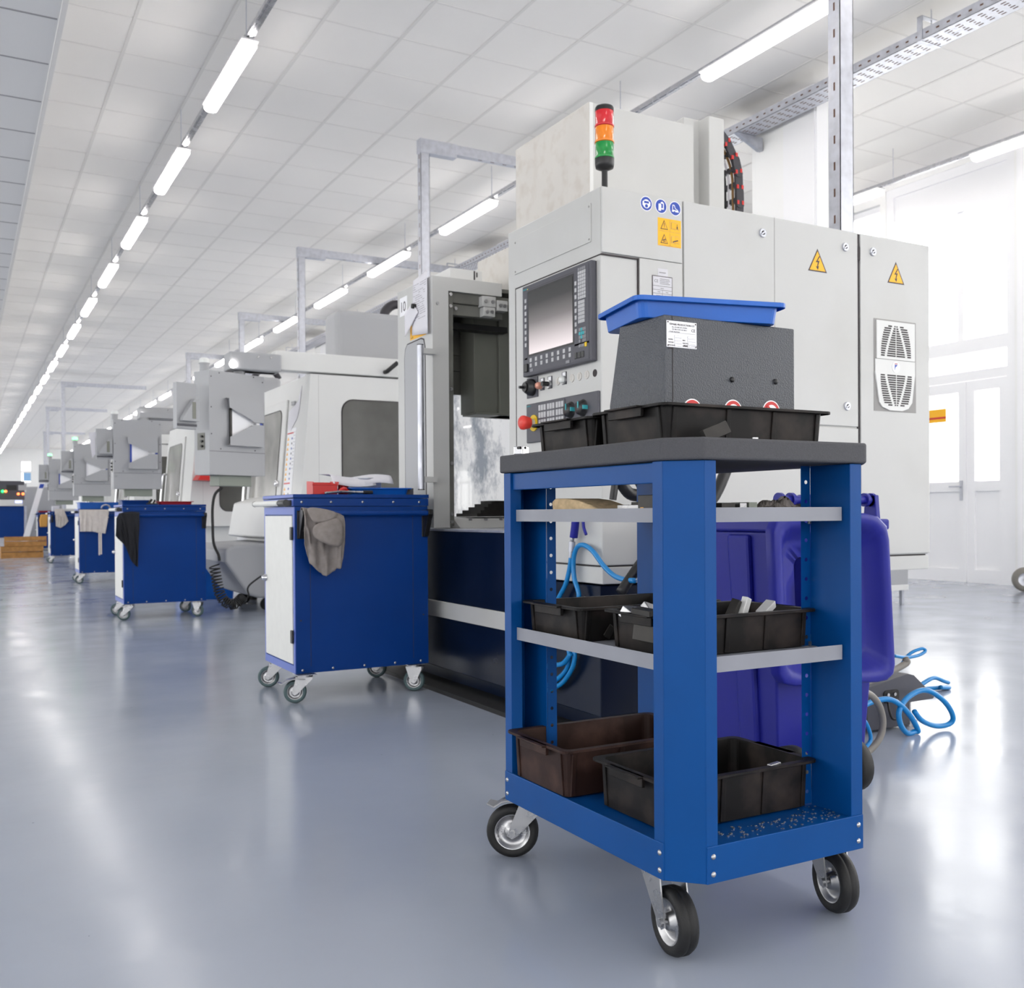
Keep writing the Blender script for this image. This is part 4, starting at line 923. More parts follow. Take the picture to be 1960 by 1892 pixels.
open_tray('parts_tray', 'deep black tray at the front of the bottom trolley shelf', 1.379, 1.66, 0.237, 0.405, 0.265, 0.100, 'tray black')
# grey metal box with plate and round prohibition signs
gb = thing('machine_cover_box', 'dark grey hammered metal box with a silver name plate, standing in a black tray', 'box', (1.4, 1.66, 1.005))
b = MB('hammered').prism([(1.59, 1.0055), (1.59, 1.254), (1.742, 1.254), (1.782, 1.09), (1.782, 1.0055)], 'x', 1.226, 1.577); b.build('shell', gb, bevel=0.003)
b = MB('seam dark', PY(1.247, 1.59, 1.13)); b.box(-0.0008, 0.0008, -0.12, 0.122, 0, 0.0006); b.build('fold_seam', gb)
for (u, v) in ((1401, 727), (1484, 731)):
    p = fy(u, v, 1.59); b = MB('black plastic', PY(p.x, 1.59, p.z)); b.lathe([(0.006, 0), (0.0055, 0.003), (0.003, 0.0045), (0, 0.0045)], (0, 0, 0), (0, 0, 1), 16); b.build('screw', gb)
for u in (1325, 1403, 1476):
    p = fy(u, 763.5 + (u - 1325) * 0.022, 1.59); b = MB('sign white', PY(p.x, 1.59, p.z - 0.025)); dec(b, circ(0.025, 32), 0, 'sign white'); dec(b, circ(0.0225, 32), 0.0006, 'sign red'); dec(b, circ(0.0155, 32), 0.0012, 'sign white')
    b.m = 'sign red'; b.M = PY(p.x, 1.59, p.z - 0.025) @ Matrix.Rotation(math.radians(-45), 4, 'Z'); dec(b, rect(-0.018, -0.0028, 0.018, 0.0028), 0.0018, 'sign red'); b.build('prohibition_sign', gb)
pa, pb = fy(1275.5, 613, 1.59), fy(1333, 669, 1.59)
b = MB('steel', PY(0, 1.59, 0)); dec(b, rect(pa.x, pb.z, pb.x, pa.z), 0, 'sign white', 0.0008)
dec(b, rect(pa.x + 0.003, pb.z + 0.029, pb.x - 0.003, pb.z + 0.0294), 0.0008, 'ink light'); b.m = 'ink light'
for i in range(4):
    z_ = pb.z + 0.024 - 0.0058 * i
    for (xa_, xb_) in ((pa.x + 0.019, pa.x + 0.037), (pa.x + 0.052, pb.x - 0.003)): b.prism(rect(xa_, z_ - 0.0046, xb_, z_), 'z', 0.0008, 0.0011)
    b.m = 'sign white'
    for (xa_, xb_) in ((pa.x + 0.0193, pa.x + 0.0367), (pa.x + 0.0523, pb.x - 0.0033)): b.prism(rect(xa_, z_ - 0.0043, xb_, z_ - 0.0003), 'z', 0.0011, 0.0014)
    b.m = 'ink light'
for (x_, z_) in ((pa.x + 0.003, pa.z - 0.003), (pb.x - 0.003, pa.z - 0.003), (pa.x + 0.003, pb.z + 0.003), (pb.x - 0.003, pb.z + 0.003)): dec(b, circ(0.0016, 10, x_, z_), 0.0008, 'ink')
npl = b.build('name_plate', gb, label='silver name plate')
T0 = PY(0, 1.5888, 0)
def plate_text(s_, dx, dz, size, m_='ink'): text(s_, PY(pa.x + dx, 1.5888, pa.z - dz), size, m_, npl)
plate_text('TEMARE PRODUCTION CO', 0.006, 0.0085, 0.0052); plate_text('CE', pb.x - pa.x - 0.014, 0.019, 0.0085)
for i, s_ in enumerate(('No. 10 LANE 201 CHUNG', 'TEL 886 4 2391 FAX 886 4', 'E-mail  http://www')): plate_text(s_, 0.007 if i == 2 else 0.013, 0.0135 + 0.0045 * i, 0.0034, 'ink light')
for i, s_ in enumerate(('MODEL', 'MOTOR', 'MFG DATE', 'SER NO')): plate_text(s_, 0.0035, 0.0385 + 0.0058 * i, 0.0036)
for i, s_ in enumerate(('RPM', 'VOLTAGE', 'WEIGHT')): plate_text(s_, 0.0395, 0.0385 + 0.0058 * i, 0.0036)
plate_text('MADE IN TAIWAN', 0.042, pa.z - pb.z - 0.0035, 0.004)
# blue tray lying askew on the grey box
rz = math.radians(-13); ux = Vector((math.cos(rz), math.sin(rz))); uy = Vector((-math.sin(rz), math.cos(rz)))
c_ = Vector((1.205, 1.633)) + ux * 0.153 + uy * 0.1
open_tray('blue_tray', 'shallow bright blue plastic tray lying askew on the dark grey box', c_.x, c_.y, 1.2545, 0.345, 0.225, 0.042, 'tray blue', rz, handle=False, ribs=False, taper=0.005, rimw=0.012, lip=0.010)
# loose things on the trolley
def loose(name, label, cat, b, bevel=0.0, group=None, parts=None):
    o = b.build(name, bevel=bevel); tag(o, label, cat, group); return o
def obox(b, c, size, rx=0.0, ry=0.0, rz=0.0):
    from mathutils import Euler
    b.M = Matrix.Translation(c) @ Euler((rx, ry, rz)).to_matrix().to_4x4(); s = [q / 2 for q in size]; b.box(-s[0], s[0], -s[1], s[1], -s[2], s[2]); b.M = None; return b
p0, p1 = fy(1372, 822, 1.512), fy(1441, 838, 1.51)
loose('steel_plate', 'dark steel plate leaning on the front wall of the large black tray', 'metal plate', obox(MB('dark steel'), (p0.x, 1.516, 1.017), (0.062, 0.012, 0.026), math.radians(-15), math.radians(-20), 0), 0.001)
loose('hex_nut', 'small steel nut on the trolley top in front of the black tray', 'nut', MB('steel').cyl((p1.x, 1.505, 1.0), (p1.x, 1.505, 1.008), 0.008, n=6))
b = MB('chrome'); obox(b, (1.19, 2.105, 1.012), (0.03, 0.026, 0.02), 0, 0, 0.5); b.m = 'black plastic'; obox(b, (1.185, 2.095, 1.018), (0.022, 0.012, 0.006), 0, 0, 0.2)
loose('steel_clip', 'small shiny clip at the back left corner of the trolley top', 'clip', b, 0.002)
# upper shelf
ZU = 0.857
arc = [(1.985, ZU), (1.99, ZU + 0.03), (1.975, ZU + 0.037), (1.93, ZU + 0.0365), (1.88, ZU + 0.032), (1.83, ZU + 0.021), (1.79, ZU + 0.009), (1.77, ZU)]
loose('grinding_segment', 'tan curved grinding segment on the upper trolley shelf', 'abrasive', MB('tan stone').prism(arc, 'x', 1.205, 1.30), 0.004)
b = MB('steel').box(1.24, 1.262, 1.60, 1.775, ZU, ZU + 0.02); loose('parallel_bar', 'pale steel parallel bar on the upper trolley shelf', 'steel bar', b, 0.001)
b = MB('dark steel').box(1.266, 1.29, 1.60, 1.76, ZU, ZU + 0.026); loose('parallel_bar', 'dark steel bar behind the pale one on the upper trolley shelf', 'steel bar', b, 0.001)
b = MB('dark steel').box(1.185, 1.235, 1.545, 1.625, ZU, ZU + 0.038); b.m = 'glove yellow'
for yy in (1.565, 1.61): b.cyl((1.184, yy, ZU + 0.009), (1.1855, yy, ZU + 0.009), 0.007, n=4)
loose('vise_jaw', 'blackened steel block with two bolt heads on the upper trolley shelf', 'steel block', b, 0.0015)
pts_ = [fy(u, 972, 1.56) for u in (1372, 1398, 1407, 1420, 1424, 1440, 1443, 1458)]
for i, (m_, h_, lab) in enumerate((('dark steel', 0.022, 'leftmost of three small blocks on the right of the upper trolley shelf'), ('steel', 0.022, 'middle one of three small blocks on the right of the upper trolley shelf'), ('green unit', 0.023, 'block beside the grey rag on the upper trolley shelf'))):
    a_, c2 = pts_[2 * i].x, pts_[2 * i + 1].x; loose('gauge_block', lab, 'steel block', MB(m_).box(a_, c2, 1.545, 1.60, ZU, ZU + h_), 0.001)
def crumple(name, label, cx, cy, z, sx_, sy_, h, m, seed, cat='rag'):
    random.seed(seed); n = 26; vs = []
    ph = [(random.uniform(6, 26), random.uniform(6, 26), random.uniform(0, 6)) for _ in range(5)]
    for i in range(n + 1):
        for j in range(n + 1):
            u, v = i / n * 2 - 1, j / n * 2 - 1; r = max(abs(u), abs(v)); k = max(0, 1 - r ** 2.5)
            hh = h * k * (0.45 + 0.35 * sum(math.sin(a * u + b_ * v + c) for a, b_, c in ph) / 2.2)
            rad = 1 + 0.15 * math.sin(5 * math.atan2(v, u) + seed)
            vs.append((cx + u * sx_ * rad, cy + v * sy_ * rad, z + 0.001 + max(0, hh)))
    b = MB(m); b.add(vs, [(i * (n + 1) + j, (i + 1) * (n + 1) + j, (i + 1) * (n + 1) + j + 1, i * (n + 1) + j + 1) for i in range(n) for j in range(n)], True)
    o = b.build(name); o.modifiers.new('thick', 'SOLIDIFY').thickness = 0.002; tag(o, label, cat); return o
crumple('cleaning_rag', 'crumpled grey rag on the right of the upper trolley shelf', 1.535, 1.60, ZU, 0.055, 0.05, 0.038, 'rag grey', 5)
# clamps in the middle tray, offcuts in the bottom trays
ZM = 0.579
q1, q2, q3 = fy(1424, 1166, 1.60), fy(1405, 1160, 1.61), fy(1466, 1166, 1.60)
def part(label, c, size, r, m='steel', hole=True, name='clamp_jaw', cat='clamp'):
    b = MB(m); obox(b, c, size, *r)
    if hole:
        from mathutils import Euler
        b.m = 'seam dark'; b.M = Matrix.Translation(c) @ Euler(r).to_matrix().to_4x4(); b.cyl((0, 0, size[2] / 2), (0, 0, size[2] / 2 + 0.0006), min(size[0], size[1]) * 0.22, n=14); b.M = None
    return loose(name, label, cat, b, 0.0015)
part('pale square clamp at the left of the clamp heap in the middle shelf tray', (1.225, 1.70, 0.648), (0.05, 0.03, 0.024), (0.5, 0.1, 0.3))
part('clamp with a round hole lying second in the middle shelf tray', (1.27, 1.685, 0.652), (0.055, 0.035, 0.014), (0.7, 0.3, 0.2))
part('black bar lying across the front rim of the middle shelf tray', (1.20, 1.62, 0.661), (0.03, 0.055, 0.012), (0.05, -0.05, 0.1), 'dark steel', False, 'steel_bar', 'steel bar')
part('bright angle clamp standing in the middle shelf tray', tuple(q1), (0.018, 0.014, 0.05), (0.1, 0.35, 0.3), 'bright steel', False)
part('dark jaw leaning on the bright angle clamp', (q2.x, q2.y, q2.z - 0.008), (0.02, 0.02, 0.042), (0.2, 0.5, 0.4), 'dark steel', False)
part('shiny clamp lying at the right of the heap in the middle shelf tray', tuple(q3), (0.05, 0.022, 0.016), (0.1, -0.45, 0.3), 'bright steel', False)
part('flat clamp under the shiny one in the middle shelf tray', (q3.x - 0.01, 1.60, q3.z - 0.022), (0.07, 0.04, 0.014), (0, 0.1, 0.1), 'steel', False)
part('dark clamp buried in the middle shelf tray', (1.29, 1.64, 0.615), (0.16, 0.09, 0.05), (0.05, 0.1, 0.2), 'dark steel', False)
part('thin steel strip lying in the tray at the back of the middle shelf', (1.26, 1.93, 0.60), (0.02, 0.16, 0.03), (0.1, 0.6, 0.2), 'dark steel', False, 'steel_strip', 'steel strip')
part('bent dark plate in the deep black tray on the bottom shelf', (1.245, 1.70, 0.285), (0.03, 0.05, 0.03), (0.6, 0.3, 0.2), 'dark steel', False, 'steel_offcut', 'offcut')
part('pale tab lying on the right rim of the deep black tray on the bottom shelf', (1.47, 1.545, 0.337), (0.03, 0.012, 0.006), (0, -0.08, 0.05), 'steel', False, 'steel_offcut', 'offcut')
random.seed(11); b = MB('steel')
for i in range(160):
    x_, y_ = random.uniform(1.26, 1.60), random.uniform(1.462, 1.522)
    if i > 120: x_, y_ = random.uniform(1.50, 1.6), random.uniform(1.47, 1.6)
    r_ = random.uniform(0.0006, 0.0016); a_ = random.uniform(0, 3); b.box(x_ - r_, x_ + r_ * 2, y_ - r_, y_ + r_, 0.2342, 0.2342 + r_)
o = b.build('metal_chips'); tag(o, 'tiny bright metal chips scattered on the front of the bottom trolley shelf', 'metal chips', kind='stuff')

# ------------------------------------------------------------------ wheelie bin
YL = 2.16
wb = thing('wheelie_bin', 'blue wheeled waste bin behind the trolley, its lid hanging open', 'bin', (2.3, 2.5, 0))
ba, bb_ = fy(1482, 1000, 2.23).x, fy(1482, 1000, 2.23).x + 0.47
b = MB('bin blue'); b.frust((ba + 0.05, bb_ - 0.05, 2.27, 2.66), (ba, bb_, 2.23, 2.76), 0.05, 0.80)
b.box(ba - 0.012, bb_ + 0.012, 2.215, 2.775, 0.80, 0.835); b.m = 'seam dark'; b.box(ba + 0.02, bb_ - 0.02, 2.25, 2.74, 0.82, 0.8355); b.build('body', wb, bevel=0.012, seg=3)
b = MB('bin blue'); b.frust((ba + 0.03, ba + 0.08, 2.34, 2.42), (ba - 0.014, ba + 0.03, 2.33, 2.43), 0.1, 0.79); b.build('side_rib', wb, bevel=0.01)
q = [(1479, 1020), (1486, 1000), (1500, 990), (1655, 986), (1680, 992), (1697, 1010), (1702, 1035), (1713, 1270), (1710, 1288), (1698, 1299), (1680, 1303), (1520, 1311), (1500, 1306), (1490, 1290)]
ol = [fy(u, v, YL) for u, v in q]; cx_ = sum(p.x for p in ol) / len(ol); cz_ = sum(p.z for p in ol) / len(ol)
def dense(pts, k=4):
    out = []
    for i in range(len(pts)):
        p0_, p1_, p2_, p3_ = pts[i - 1], pts[i], pts[(i + 1) % len(pts)], pts[(i + 2) % len(pts)]
        for j in range(k): t = j / k; out.append(p1_ * (1 - t) + p2_ * t)
    return out
ol = [Vector((p.x, p.z)) for p in ol]; ol = dense(ol, 3)
def inset(s_): return [Vector((cx_ + (p.x - cx_) * s_, cz_ + (p.y - cz_) * (s_ + 0.02))) for p in ol]
rings = [(1.0, 0.03), (1.0, 0.0), (0.975, -0.004), (0.90, -0.004), (0.86, 0.004), (0.83, 0.012), (0.72, 0.05), (0.66, 0.056), (0.5, 0.058)]
vs = []; n = len(ol)
for s_, dy in rings:
    for p in inset(s_): vs.append((p.x, YL + dy, p.y))
fs = []
for k in range(len(rings) - 1):
    for i in range(n): j = (i + 1) % n; fs.append((k * n + i, (k + 1) * n + i, (k + 1) * n + j, k * n + j))
fs.append(tuple(range((len(rings) - 1) * n, len(rings) * n))); 
b = MB('bin blue'); b.add(vs, fs, True); b.build('lid', wb)
r0, r1 = fy(1492, 957, 2.19), fy(1664, 957, 2.19)
zr = r0.z
b = MB('bin blue').cyl((r0.x, 2.19, zr), (r1.x, 2.19, zr), 0.013, n=18)
for x_ in (r0.x, r0.x + 0.045, r1.x - 0.02, r1.x + 0.008): b.cyl((x_ - 0.006, 2.19, zr), (x_ + 0.006, 2.19, zr), 0.021, n=20)
b.prism([(2.17, zr + 0.015), (2.21, zr + 0.015), (2.22, zr - 0.1), (2.16, zr - 0.1)], 'x', r1.x + 0.002, r1.x + 0.02).prism([(2.17, zr + 0.015), (2.21, zr + 0.015), (2.24, zr - 0.1), (2.16, zr - 0.1)], 'x', r0.x + 0.09, r0.x + 0.11); b.build('hinge_handle', wb, bevel=0.003)
for x_ in (ba + 0.02, 2.385):
    MB('black rubber').lathe([(0.05, -0.022), (0.072, -0.026), (0.083, -0.018), (0.083, 0.018), (0.072, 0.026), (0.05, 0.022)], (x_, 2.185, 0.083), (1, 0, 0), 30).lathe([(0.05, -0.02), (0.02, -0.024), (0, -0.024)], (x_, 2.185, 0.083), (1, 0, 0), 24).lathe([(0.05, 0.02), (0.02, 0.024), (0, 0.024)], (x_, 2.185, 0.083), (1, 0, 0), 24).build('wheel', wb)
MB('dark steel').cyl((ba + 0.02, 2.185, 0.083), (2.4, 2.185, 0.083), 0.009).build('axle', wb)
# hoses
def hose(name, label, pts, r, m, cat='hose', sub=8): return loose(name, label, cat, MB(m).tube(pts, r, n=10, sub=sub))
def fl(p, r): return Vector((p.x, p.y, max(p.z, r + 0.001)))
px = [(1652, 1352), (1672, 1343), (1700, 1339), (1722, 1349), (1743, 1372), (1757, 1398), (1751, 1413), (1737, 1409), (1724, 1388), (1721, 1362), (1735, 1338), (1760, 1323), (1783, 1325), (1810, 1346), (1824, 1372), (1817, 1386), (1792, 1390), (1765, 1380), (1750, 1362)]
hose('air_hose', 'blue air hose looping on the floor in front of the dark box', [fl(fy(u, v, 2.60 + 0.008 * math.sin(i * 1.3)), 0.0105) for i, (u, v) in enumerate(px)], 0.0105, 'hose blue')
px = [(1800, 1316), (1815, 1326), (1814, 1338), (1795, 1342), (1770, 1341), (1755, 1330), (1768, 1308), (1788, 1298), (1806, 1304), (1815, 1318)]
hose('air_hose', 'blue air hose loop rising behind the dark box', [fl(fy(u, v, 3.16 + 0.012 * i), 0.0105) for i, (u, v) in enumerate(px)], 0.0105, 'hose blue')
px = [(1712, 1256), (1735, 1259), (1758, 1255), (1771, 1247), (1765, 1242), (1746, 1249), (1732, 1262), (1722, 1282)]
hose('air_hose', 'small blue hose loop to the right of the bin lid', [fy(u, v, 2.95 + 0.005 * i) for i, (u, v) in enumerate(px)], 0.007, 'hose blue')
px = [(1640, 1316), (1668, 1304), (1700, 1289), (1725, 1276), (1736, 1268), (1733, 1262)]
hose('coolant_hose', 'thick grey hose lying over the dark box below the bin lid', [fy(u, v, 2.66) for u, v in px], 0.013, 'hose grey')
px = [(1648, 1322), (1668, 1332), (1683, 1352), (1690, 1380), (1686, 1408), (1672, 1430), (1655, 1443), (1640, 1450)]
hose('coolant_hose', 'thick grey hose bent in a loop beside the trolley leg', [fl(fy(u, v, 2.45), 0.012) for u, v in px], 0.012, 'hose grey')
px = [(1645, 1372), (1656, 1382), (1664, 1400), (1666, 1418), (1655, 1432), (1642, 1436)]
hose('air_hose', 'short piece of blue hose seen beside the trolley leg', [fl(fy(u, v, 2.42), 0.007) for u, v in px], 0.007, 'hose blue')
# air gun with its hose on the machine
XG = 2.07
ag = thing('air_gun', 'blue air gun hanging on the machine, seen between the trolley shelves', 'air gun', tuple(fx(1100, 1000, XG)))
P = lambda u, v, x=XG: fx(u, v, x)
b = MB('bin blue').tube([P(1102, 985), P(1101, 1005), P(1098, 1029)], 0.016, n=12); 
b.tube([P(1116, 985), P(1117, 1008), P(1122, 1024)], 0.006, n=8); b.build('grip', ag)
b = MB('zinc').tube([P(1096, 1028), P(1095, 1036)], 0.008, n=10, raw=True).cyl(P(1095, 1037), P(1094, 1056), 0.013, n=8).cyl(P(1094, 1056), P(1092, 1068), 0.009, n=10); b.build('coupling', ag)
hose('air_hose', 'bright blue air hose bending up and over behind the trolley shelf', [P(1103, 1160), P(1108, 1138), P(1099, 1105), P(1098, 1070), P(1105, 1048), P(1118, 1044), P(1135, 1056), P(1155, 1083), P(1175, 1102), P(1196, 1110), P(1215, 1112)], 0.0095, 'hose blue')
hose('air_hose', 'blue hose hanging from the air gun coupling', [P(1093, 1068), P(1090, 1090), P(1083, 1118), P(1072, 1140), P(1060, 1165)], 0.0095, 'hose blue')
for i, dx in enumerate((0, 10)):
    hose('air_hose', ('outer' if i else 'inner') + ' bend of the blue hose coil below the middle trolley shelf', [P(1086 + dx, 1235), P(1090 + dx, 1255), P(1085 + dx, 1280), P(1070 + dx * 0.6, 1298 + dx), P(1050, 1312 + dx)], 0.0095, 'hose blue')
hose('air_hose', 'upper bend of the blue hose coil below the middle trolley shelf', [P(1092, 1252, 2.05), P(1078, 1270, 2.05), P(1060, 1274, 2.05), P(1045, 1276, 2.05)], 0.0095, 'hose blue')
# black pump wand and sprayer between machine and trolley
b = MB('black plastic').tube([fy(1252, 1045, 2.9), fy(1222, 1085, 2.9), fy(1188, 1135, 2.9)], 0.02, n=8)
b.tube([fy(1258, 1040, 2.9), fy(1300, 1000, 2.9), fy(1360, 960, 2.9), fy(1392, 895, 2.9)], 0.022, n=8); loose('black_wand', 'black wand leaning behind the trolley, partly hidden by its leg', 'tool', b)
b = MB('black plastic').cyl(fy(1180, 905, 2.85), fy(1173, 957, 2.85), 0.013, n=12).tube([fy(1186, 920, 2.85), fy(1205, 945, 2.85), fy(1235, 950, 2.85)], 0.022, n=8); b.m = 'dark steel'; b.tube([fy(1190, 905, 2.85), fy(1215, 915, 2.85), fy(1232, 950, 2.85)], 0.012, n=8)
loose('hand_pendant', 'black hand pendant with a cable hanging on the machine above the trolley shelf', 'pendant', b)
# ------------------------------------------------------------------ blue cabinet carts along the aisle
CW, CD, CZ0, CZ1 = 0.665, 0.51, 0.132, 0.955
def make_cart(label):
    t = thing('tool_cart', label, 'tool cart', (0, 0, 0), 0, 'blue cabinet carts along the aisle')
    b = MB('cart blue').box(0.004, CW, 0, CD, CZ0, 0.898)
    b.m = 'cart blue light'; b.box(0.0, 0.004, 0.0, 0.022, CZ0, 0.898).box(0, 0.004, CD - 0.022, CD, CZ0, 0.898).box(0, 0.004, 0.022, CD - 0.022, CZ0, CZ0 + 0.035).box(0, 0.004, 0.022, CD - 0.022, 0.862, 0.898)  # left-facing edges coloured paler, as the light falls on them
    b.m = 'seam dark'; b.box(0.0735, 0.0755, -0.0006, 0, CZ0 + 0.03, 0.895).box(0.585, 0.587, -0.0006, 0, CZ0 + 0.03, 0.895)
    b.m = 'steel'
    for x in (0.035, 0.18, 0.335, 0.49, 0.625): b.lathe([(0, 0.003), (0.004, 0.0025), (0.006, 0)], (x, 0, CZ0 + 0.014), (0, -1, 0), 10)
    for (x, z) in ((0.028, 0.375), (0.64, 0.37)): b.m = 'seam dark'; b.cyl((x, 0, z), (x, -0.0008, z), 0.004, n=10)
    b.build('body', t, bevel=0.0015, seg=1)
    b = MB('cart blue').box(-0.003, CW + 0.003, -0.004, CD + 0.004, 0.9, 0.936).box(-0.005, CW + 0.005, -0.006, CD + 0.006, 0.938, CZ1)
    b.m = 'cart blue light'; b.box(-0.0062, -0.005, -0.004, CD + 0.004, 0.940, CZ1 - 0.002).box(-0.0042, -0.003, 0, CD, 0.902, 0.934)
    b.m = 'steel'
    for x in (0.035, 0.175, 0.33, 0.485, 0.62): b.lathe([(0, 0.004), (0.004, 0.0035), (0.0062, 0)], (x, -0.004, 0.919), (0, -1, 0), 12)
    b.build('top', t, bevel=0.0015, seg=1)
    b = MB('door white').box(-0.004, 0.004, 0.028, CD - 0.028, CZ0 + 0.042, 0.856); d = b.build('door', t, bevel=0.002)
    for z in (0.775, 0.30): MB('black plastic').box(-0.011, -0.003, 0.012, 0.04, z - 0.03, z + 0.03).build('hinge', d, bevel=0.002)
    b = MB('chrome').lathe([(0.017, 0.004), (0.016, 0.018), (0.012, 0.022), (0.012, 0.028), (0, 0.029)], (0, CD - 0.05, 0.55), (-1, 0, 0), 20); b.build('lock', d)
    b = MB('cart blue').cyl((0.03, -0.055, 0.865), (CW - 0.012, -0.055, 0.865), 0.0125, n=18); b.build('handle_bar', t)
    for x in (0.018, CW - 0.026):
        b = MB('black plastic').prism([(0, 0.755), (-0.016, 0.75), (-0.024, 0.765), (-0.062, 0.842), (-0.075, 0.86), (-0.07, 0.883), (-0.05, 0.885), (-0.02, 0.872), (0, 0.874)], 'x', x, x + 0.024)
        b.box(x - 0.006, x + 0.03, -0.004, 0, 0.75, 0.88); b.m = 'steel'; b.cyl((x + 0.012, -0.0165, 0.768), (x + 0.012, -0.021, 0.768), 0.006, n=10); b.build('handle_bracket', t, bevel=0.002)
    b = MB('door white').cyl((-0.03, 0.14, 0.915), (-0.03, CD + 0.06, 0.915), 0.0135, n=16); b.m = 'black plastic'; b.cyl((-0.03, 0.12, 0.915), (-0.03, 0.02, 0.915), 0.0165, n=16).cyl((-0.03, CD + 0.06, 0.915), (-0.03, CD + 0.064, 0.915), 0.0145, n=16)
    b.box(-0.03, 0.0, 0.024, 0.1, 0.902, 0.928); b.build('push_handle', t, bevel=0.001)
    caster(t, 0.0, 0.0 + 0.005, math.radians(70), 0.06, 0.04, CZ0, 0.052, 0.032, brake=math.radians(168), tyre='tyre grey green')
    caster(t, 0.01, CD - 0.02, math.radians(66), 0.05, CD - 0.045, CZ0, 0.052, 0.032, tyre='tyre grey green')
    caster(t, CW - 0.07, 0.015, math.radians(55), CW - 0.05, 0.045, CZ0, 0.052, 0.032, tyre='tyre grey green')
    caster(t, CW - 0.08, CD - 0.02, math.radians(60), CW - 0.05, CD - 0.04, CZ0, 0.052, 0.032, tyre='tyre grey green')
    return t
c2 = make_cart('blue cabinet cart with a grey towel on its rail, nearest in the aisle')
PC2, PC3, PC4, PC5 = (1.333, 4.47, 0), (1.172, 8.75, 0), (1.325, 13.85, 0), (1.455, 20.3, 0)
c3 = dup(c2, PC3, 0, 'blue cabinet cart with a black cloth on its rail, second in the aisle')
c4 = dup(c2, PC4, 0, 'blue cabinet cart with a pale apron on its rail, third in the aisle')
c5 = dup(c2, PC5, 0, 'blue cabinet cart with a small pale cloth on its rail, fourth in the aisle')
c6 = dup(c2, (1.56, 25.4, 0), 0, 'blue cabinet cart with a yellow glove on its rail, farthest in the aisle')
place(c2, PC2)
# cloths over the rails: outline as (x, z) columns, hanging from the rail at height 0.88
def cloth(name, label, cat, o, cols, m, seed, rail=0.0, front=-0.075, jag=0.0):
    # cols: list of (x_top, z_top, x_bottom, z_bottom) from left to right in cart coordinates
    random.seed(seed); n, k = 30, 30; vs = []
    ph = [(random.uniform(8, 22), random.uniform(-9, 9), random.uniform(0, 6.28)) for _ in range(4)]
    for i in range(n + 1):
        t = i / n * (len(cols) - 1); a = min(int(t), len(cols) - 2); f = t - a; f = f * f * (3 - 2 * f) * 0.5 + f * 0.5
        c = [cols[a][q] * (1 - f) + cols[a + 1][q] * f for q in range(4)]
        for j in range(k + 1):
            s_ = j / k; x = c[0] * (1 - s_) + c[2] * s_; z = c[1] * (1 - s_) + c[3] * s_
            w_ = sum(math.sin(p * 2.2 * (i / n) + q * s_ + r) for p, q, r in ph) / 4
            y = front - 0.006 - 0.016 * w_ * min(1, s_ * 2.2 + 0.15) - 0.010 * math.sin(PI * s_)
            if jag and j == k: z += random.uniform(-jag, jag)
            vs.append((o[0] + x, o[1] + y, z))
        # over the bar and down behind
    m_ = len(vs)
    fs = [(i * (k + 1) + j, i * (k + 1) + j + 1, (i + 1) * (k + 1) + j + 1, (i + 1) * (k + 1) + j) for i in range(n) for j in range(k)]
    b = MB(m); b.add(vs, fs, True)
    # flap behind the bar
    vs2 = []
    for i in range(n + 1):
        top = vs[i * (k + 1)]
        for j in range(9):
            a_ = PI * min(j, 5) / 5; zz = top[2] - 0.014 + 0.016 * math.sin(a_) if j <= 5 else top[2] - 0.014 - 0.03 * (j - 5)
            vs2.append((top[0], o[1] - 0.055 - 0.022 * math.cos(a_), zz))
    b.add(vs2, [(i * 9 + j, (i + 1) * 9 + j, (i + 1) * 9 + j + 1, i * 9 + j + 1) for i in range(n) for j in range(8)], True)
    ob = b.build(name); ob.modifiers.new('thick', 'SOLIDIFY').thickness = 0.0025; tag(ob, label, cat)
    return ob
def C2(u, v): p = fy(u, v, 4.385); return p.x - PC2[0], p.z
def cc(top, bot, f): a, c = f(*top), f(*bot); return (a[0], a[1], c[0], c[1])
cloth('grey_towel', 'crumpled grey towel hanging over the rail of the nearest blue cart', 'towel', PC2,
      [cc((581, 972), (583, 1040), C2), cc((590, 973), (594, 1080), C2), cc((605, 975), (612, 1096), C2), cc((620, 978), (624, 1104), C2), cc((640, 980), (645, 1090), C2), cc((652, 984), (655, 1088), C2), cc((658, 988), (661, 1040), C2)], 'rag grey', 4, jag=0.003)
def folds(b): return b
# turned-down corner and diagonal fold of the towel
b = MB('rag grey'); P = lambda u, v, d: fy(u, v, d)
tri = [((582, 970), 4.365), ((612, 973), 4.36), ((640, 979), 4.36), ((652, 987), 4.355), ((625, 999), 4.338), ((600, 1003), 4.335), ((594, 990), 4.345)]
c_ = P(615, 986, 4.345); vs = [c_] + [P(u, v, d) for (u, v), d in tri]
b.add(vs, [(0, i, i % len(tri) + 1) for i in range(1, len(tri) + 1)], True)
tri2 = [((600, 1003), 4.338), ((625, 999), 4.338), ((650, 988), 4.35), ((659, 1010), 4.345), ((656, 1045), 4.34), ((645, 1050), 4.325), ((610, 1036), 4.32), ((596, 1024), 4.335)]
c_ = P(628, 1018, 4.318); vs = [c_] + [P(u, v, d) for (u, v), d in tri2]
b.add(vs, [(0, i, i % len(tri2) + 1) for i in range(1, len(tri2) + 1)], True)
tw = [o for o in bpy.data.objects if o.name == 'grey_towel'][0]
fo = b.build('fold', tw); fo.modifiers.new('sub', 'SUBSURF').levels = 1; fo.modifiers['sub'].render_levels = 2; fo.modifiers.new('thick', 'SOLIDIFY').thickness = 0.002
def C3(u, v): p = fy(u, v, 8.67); return p.x - PC3[0], p.z
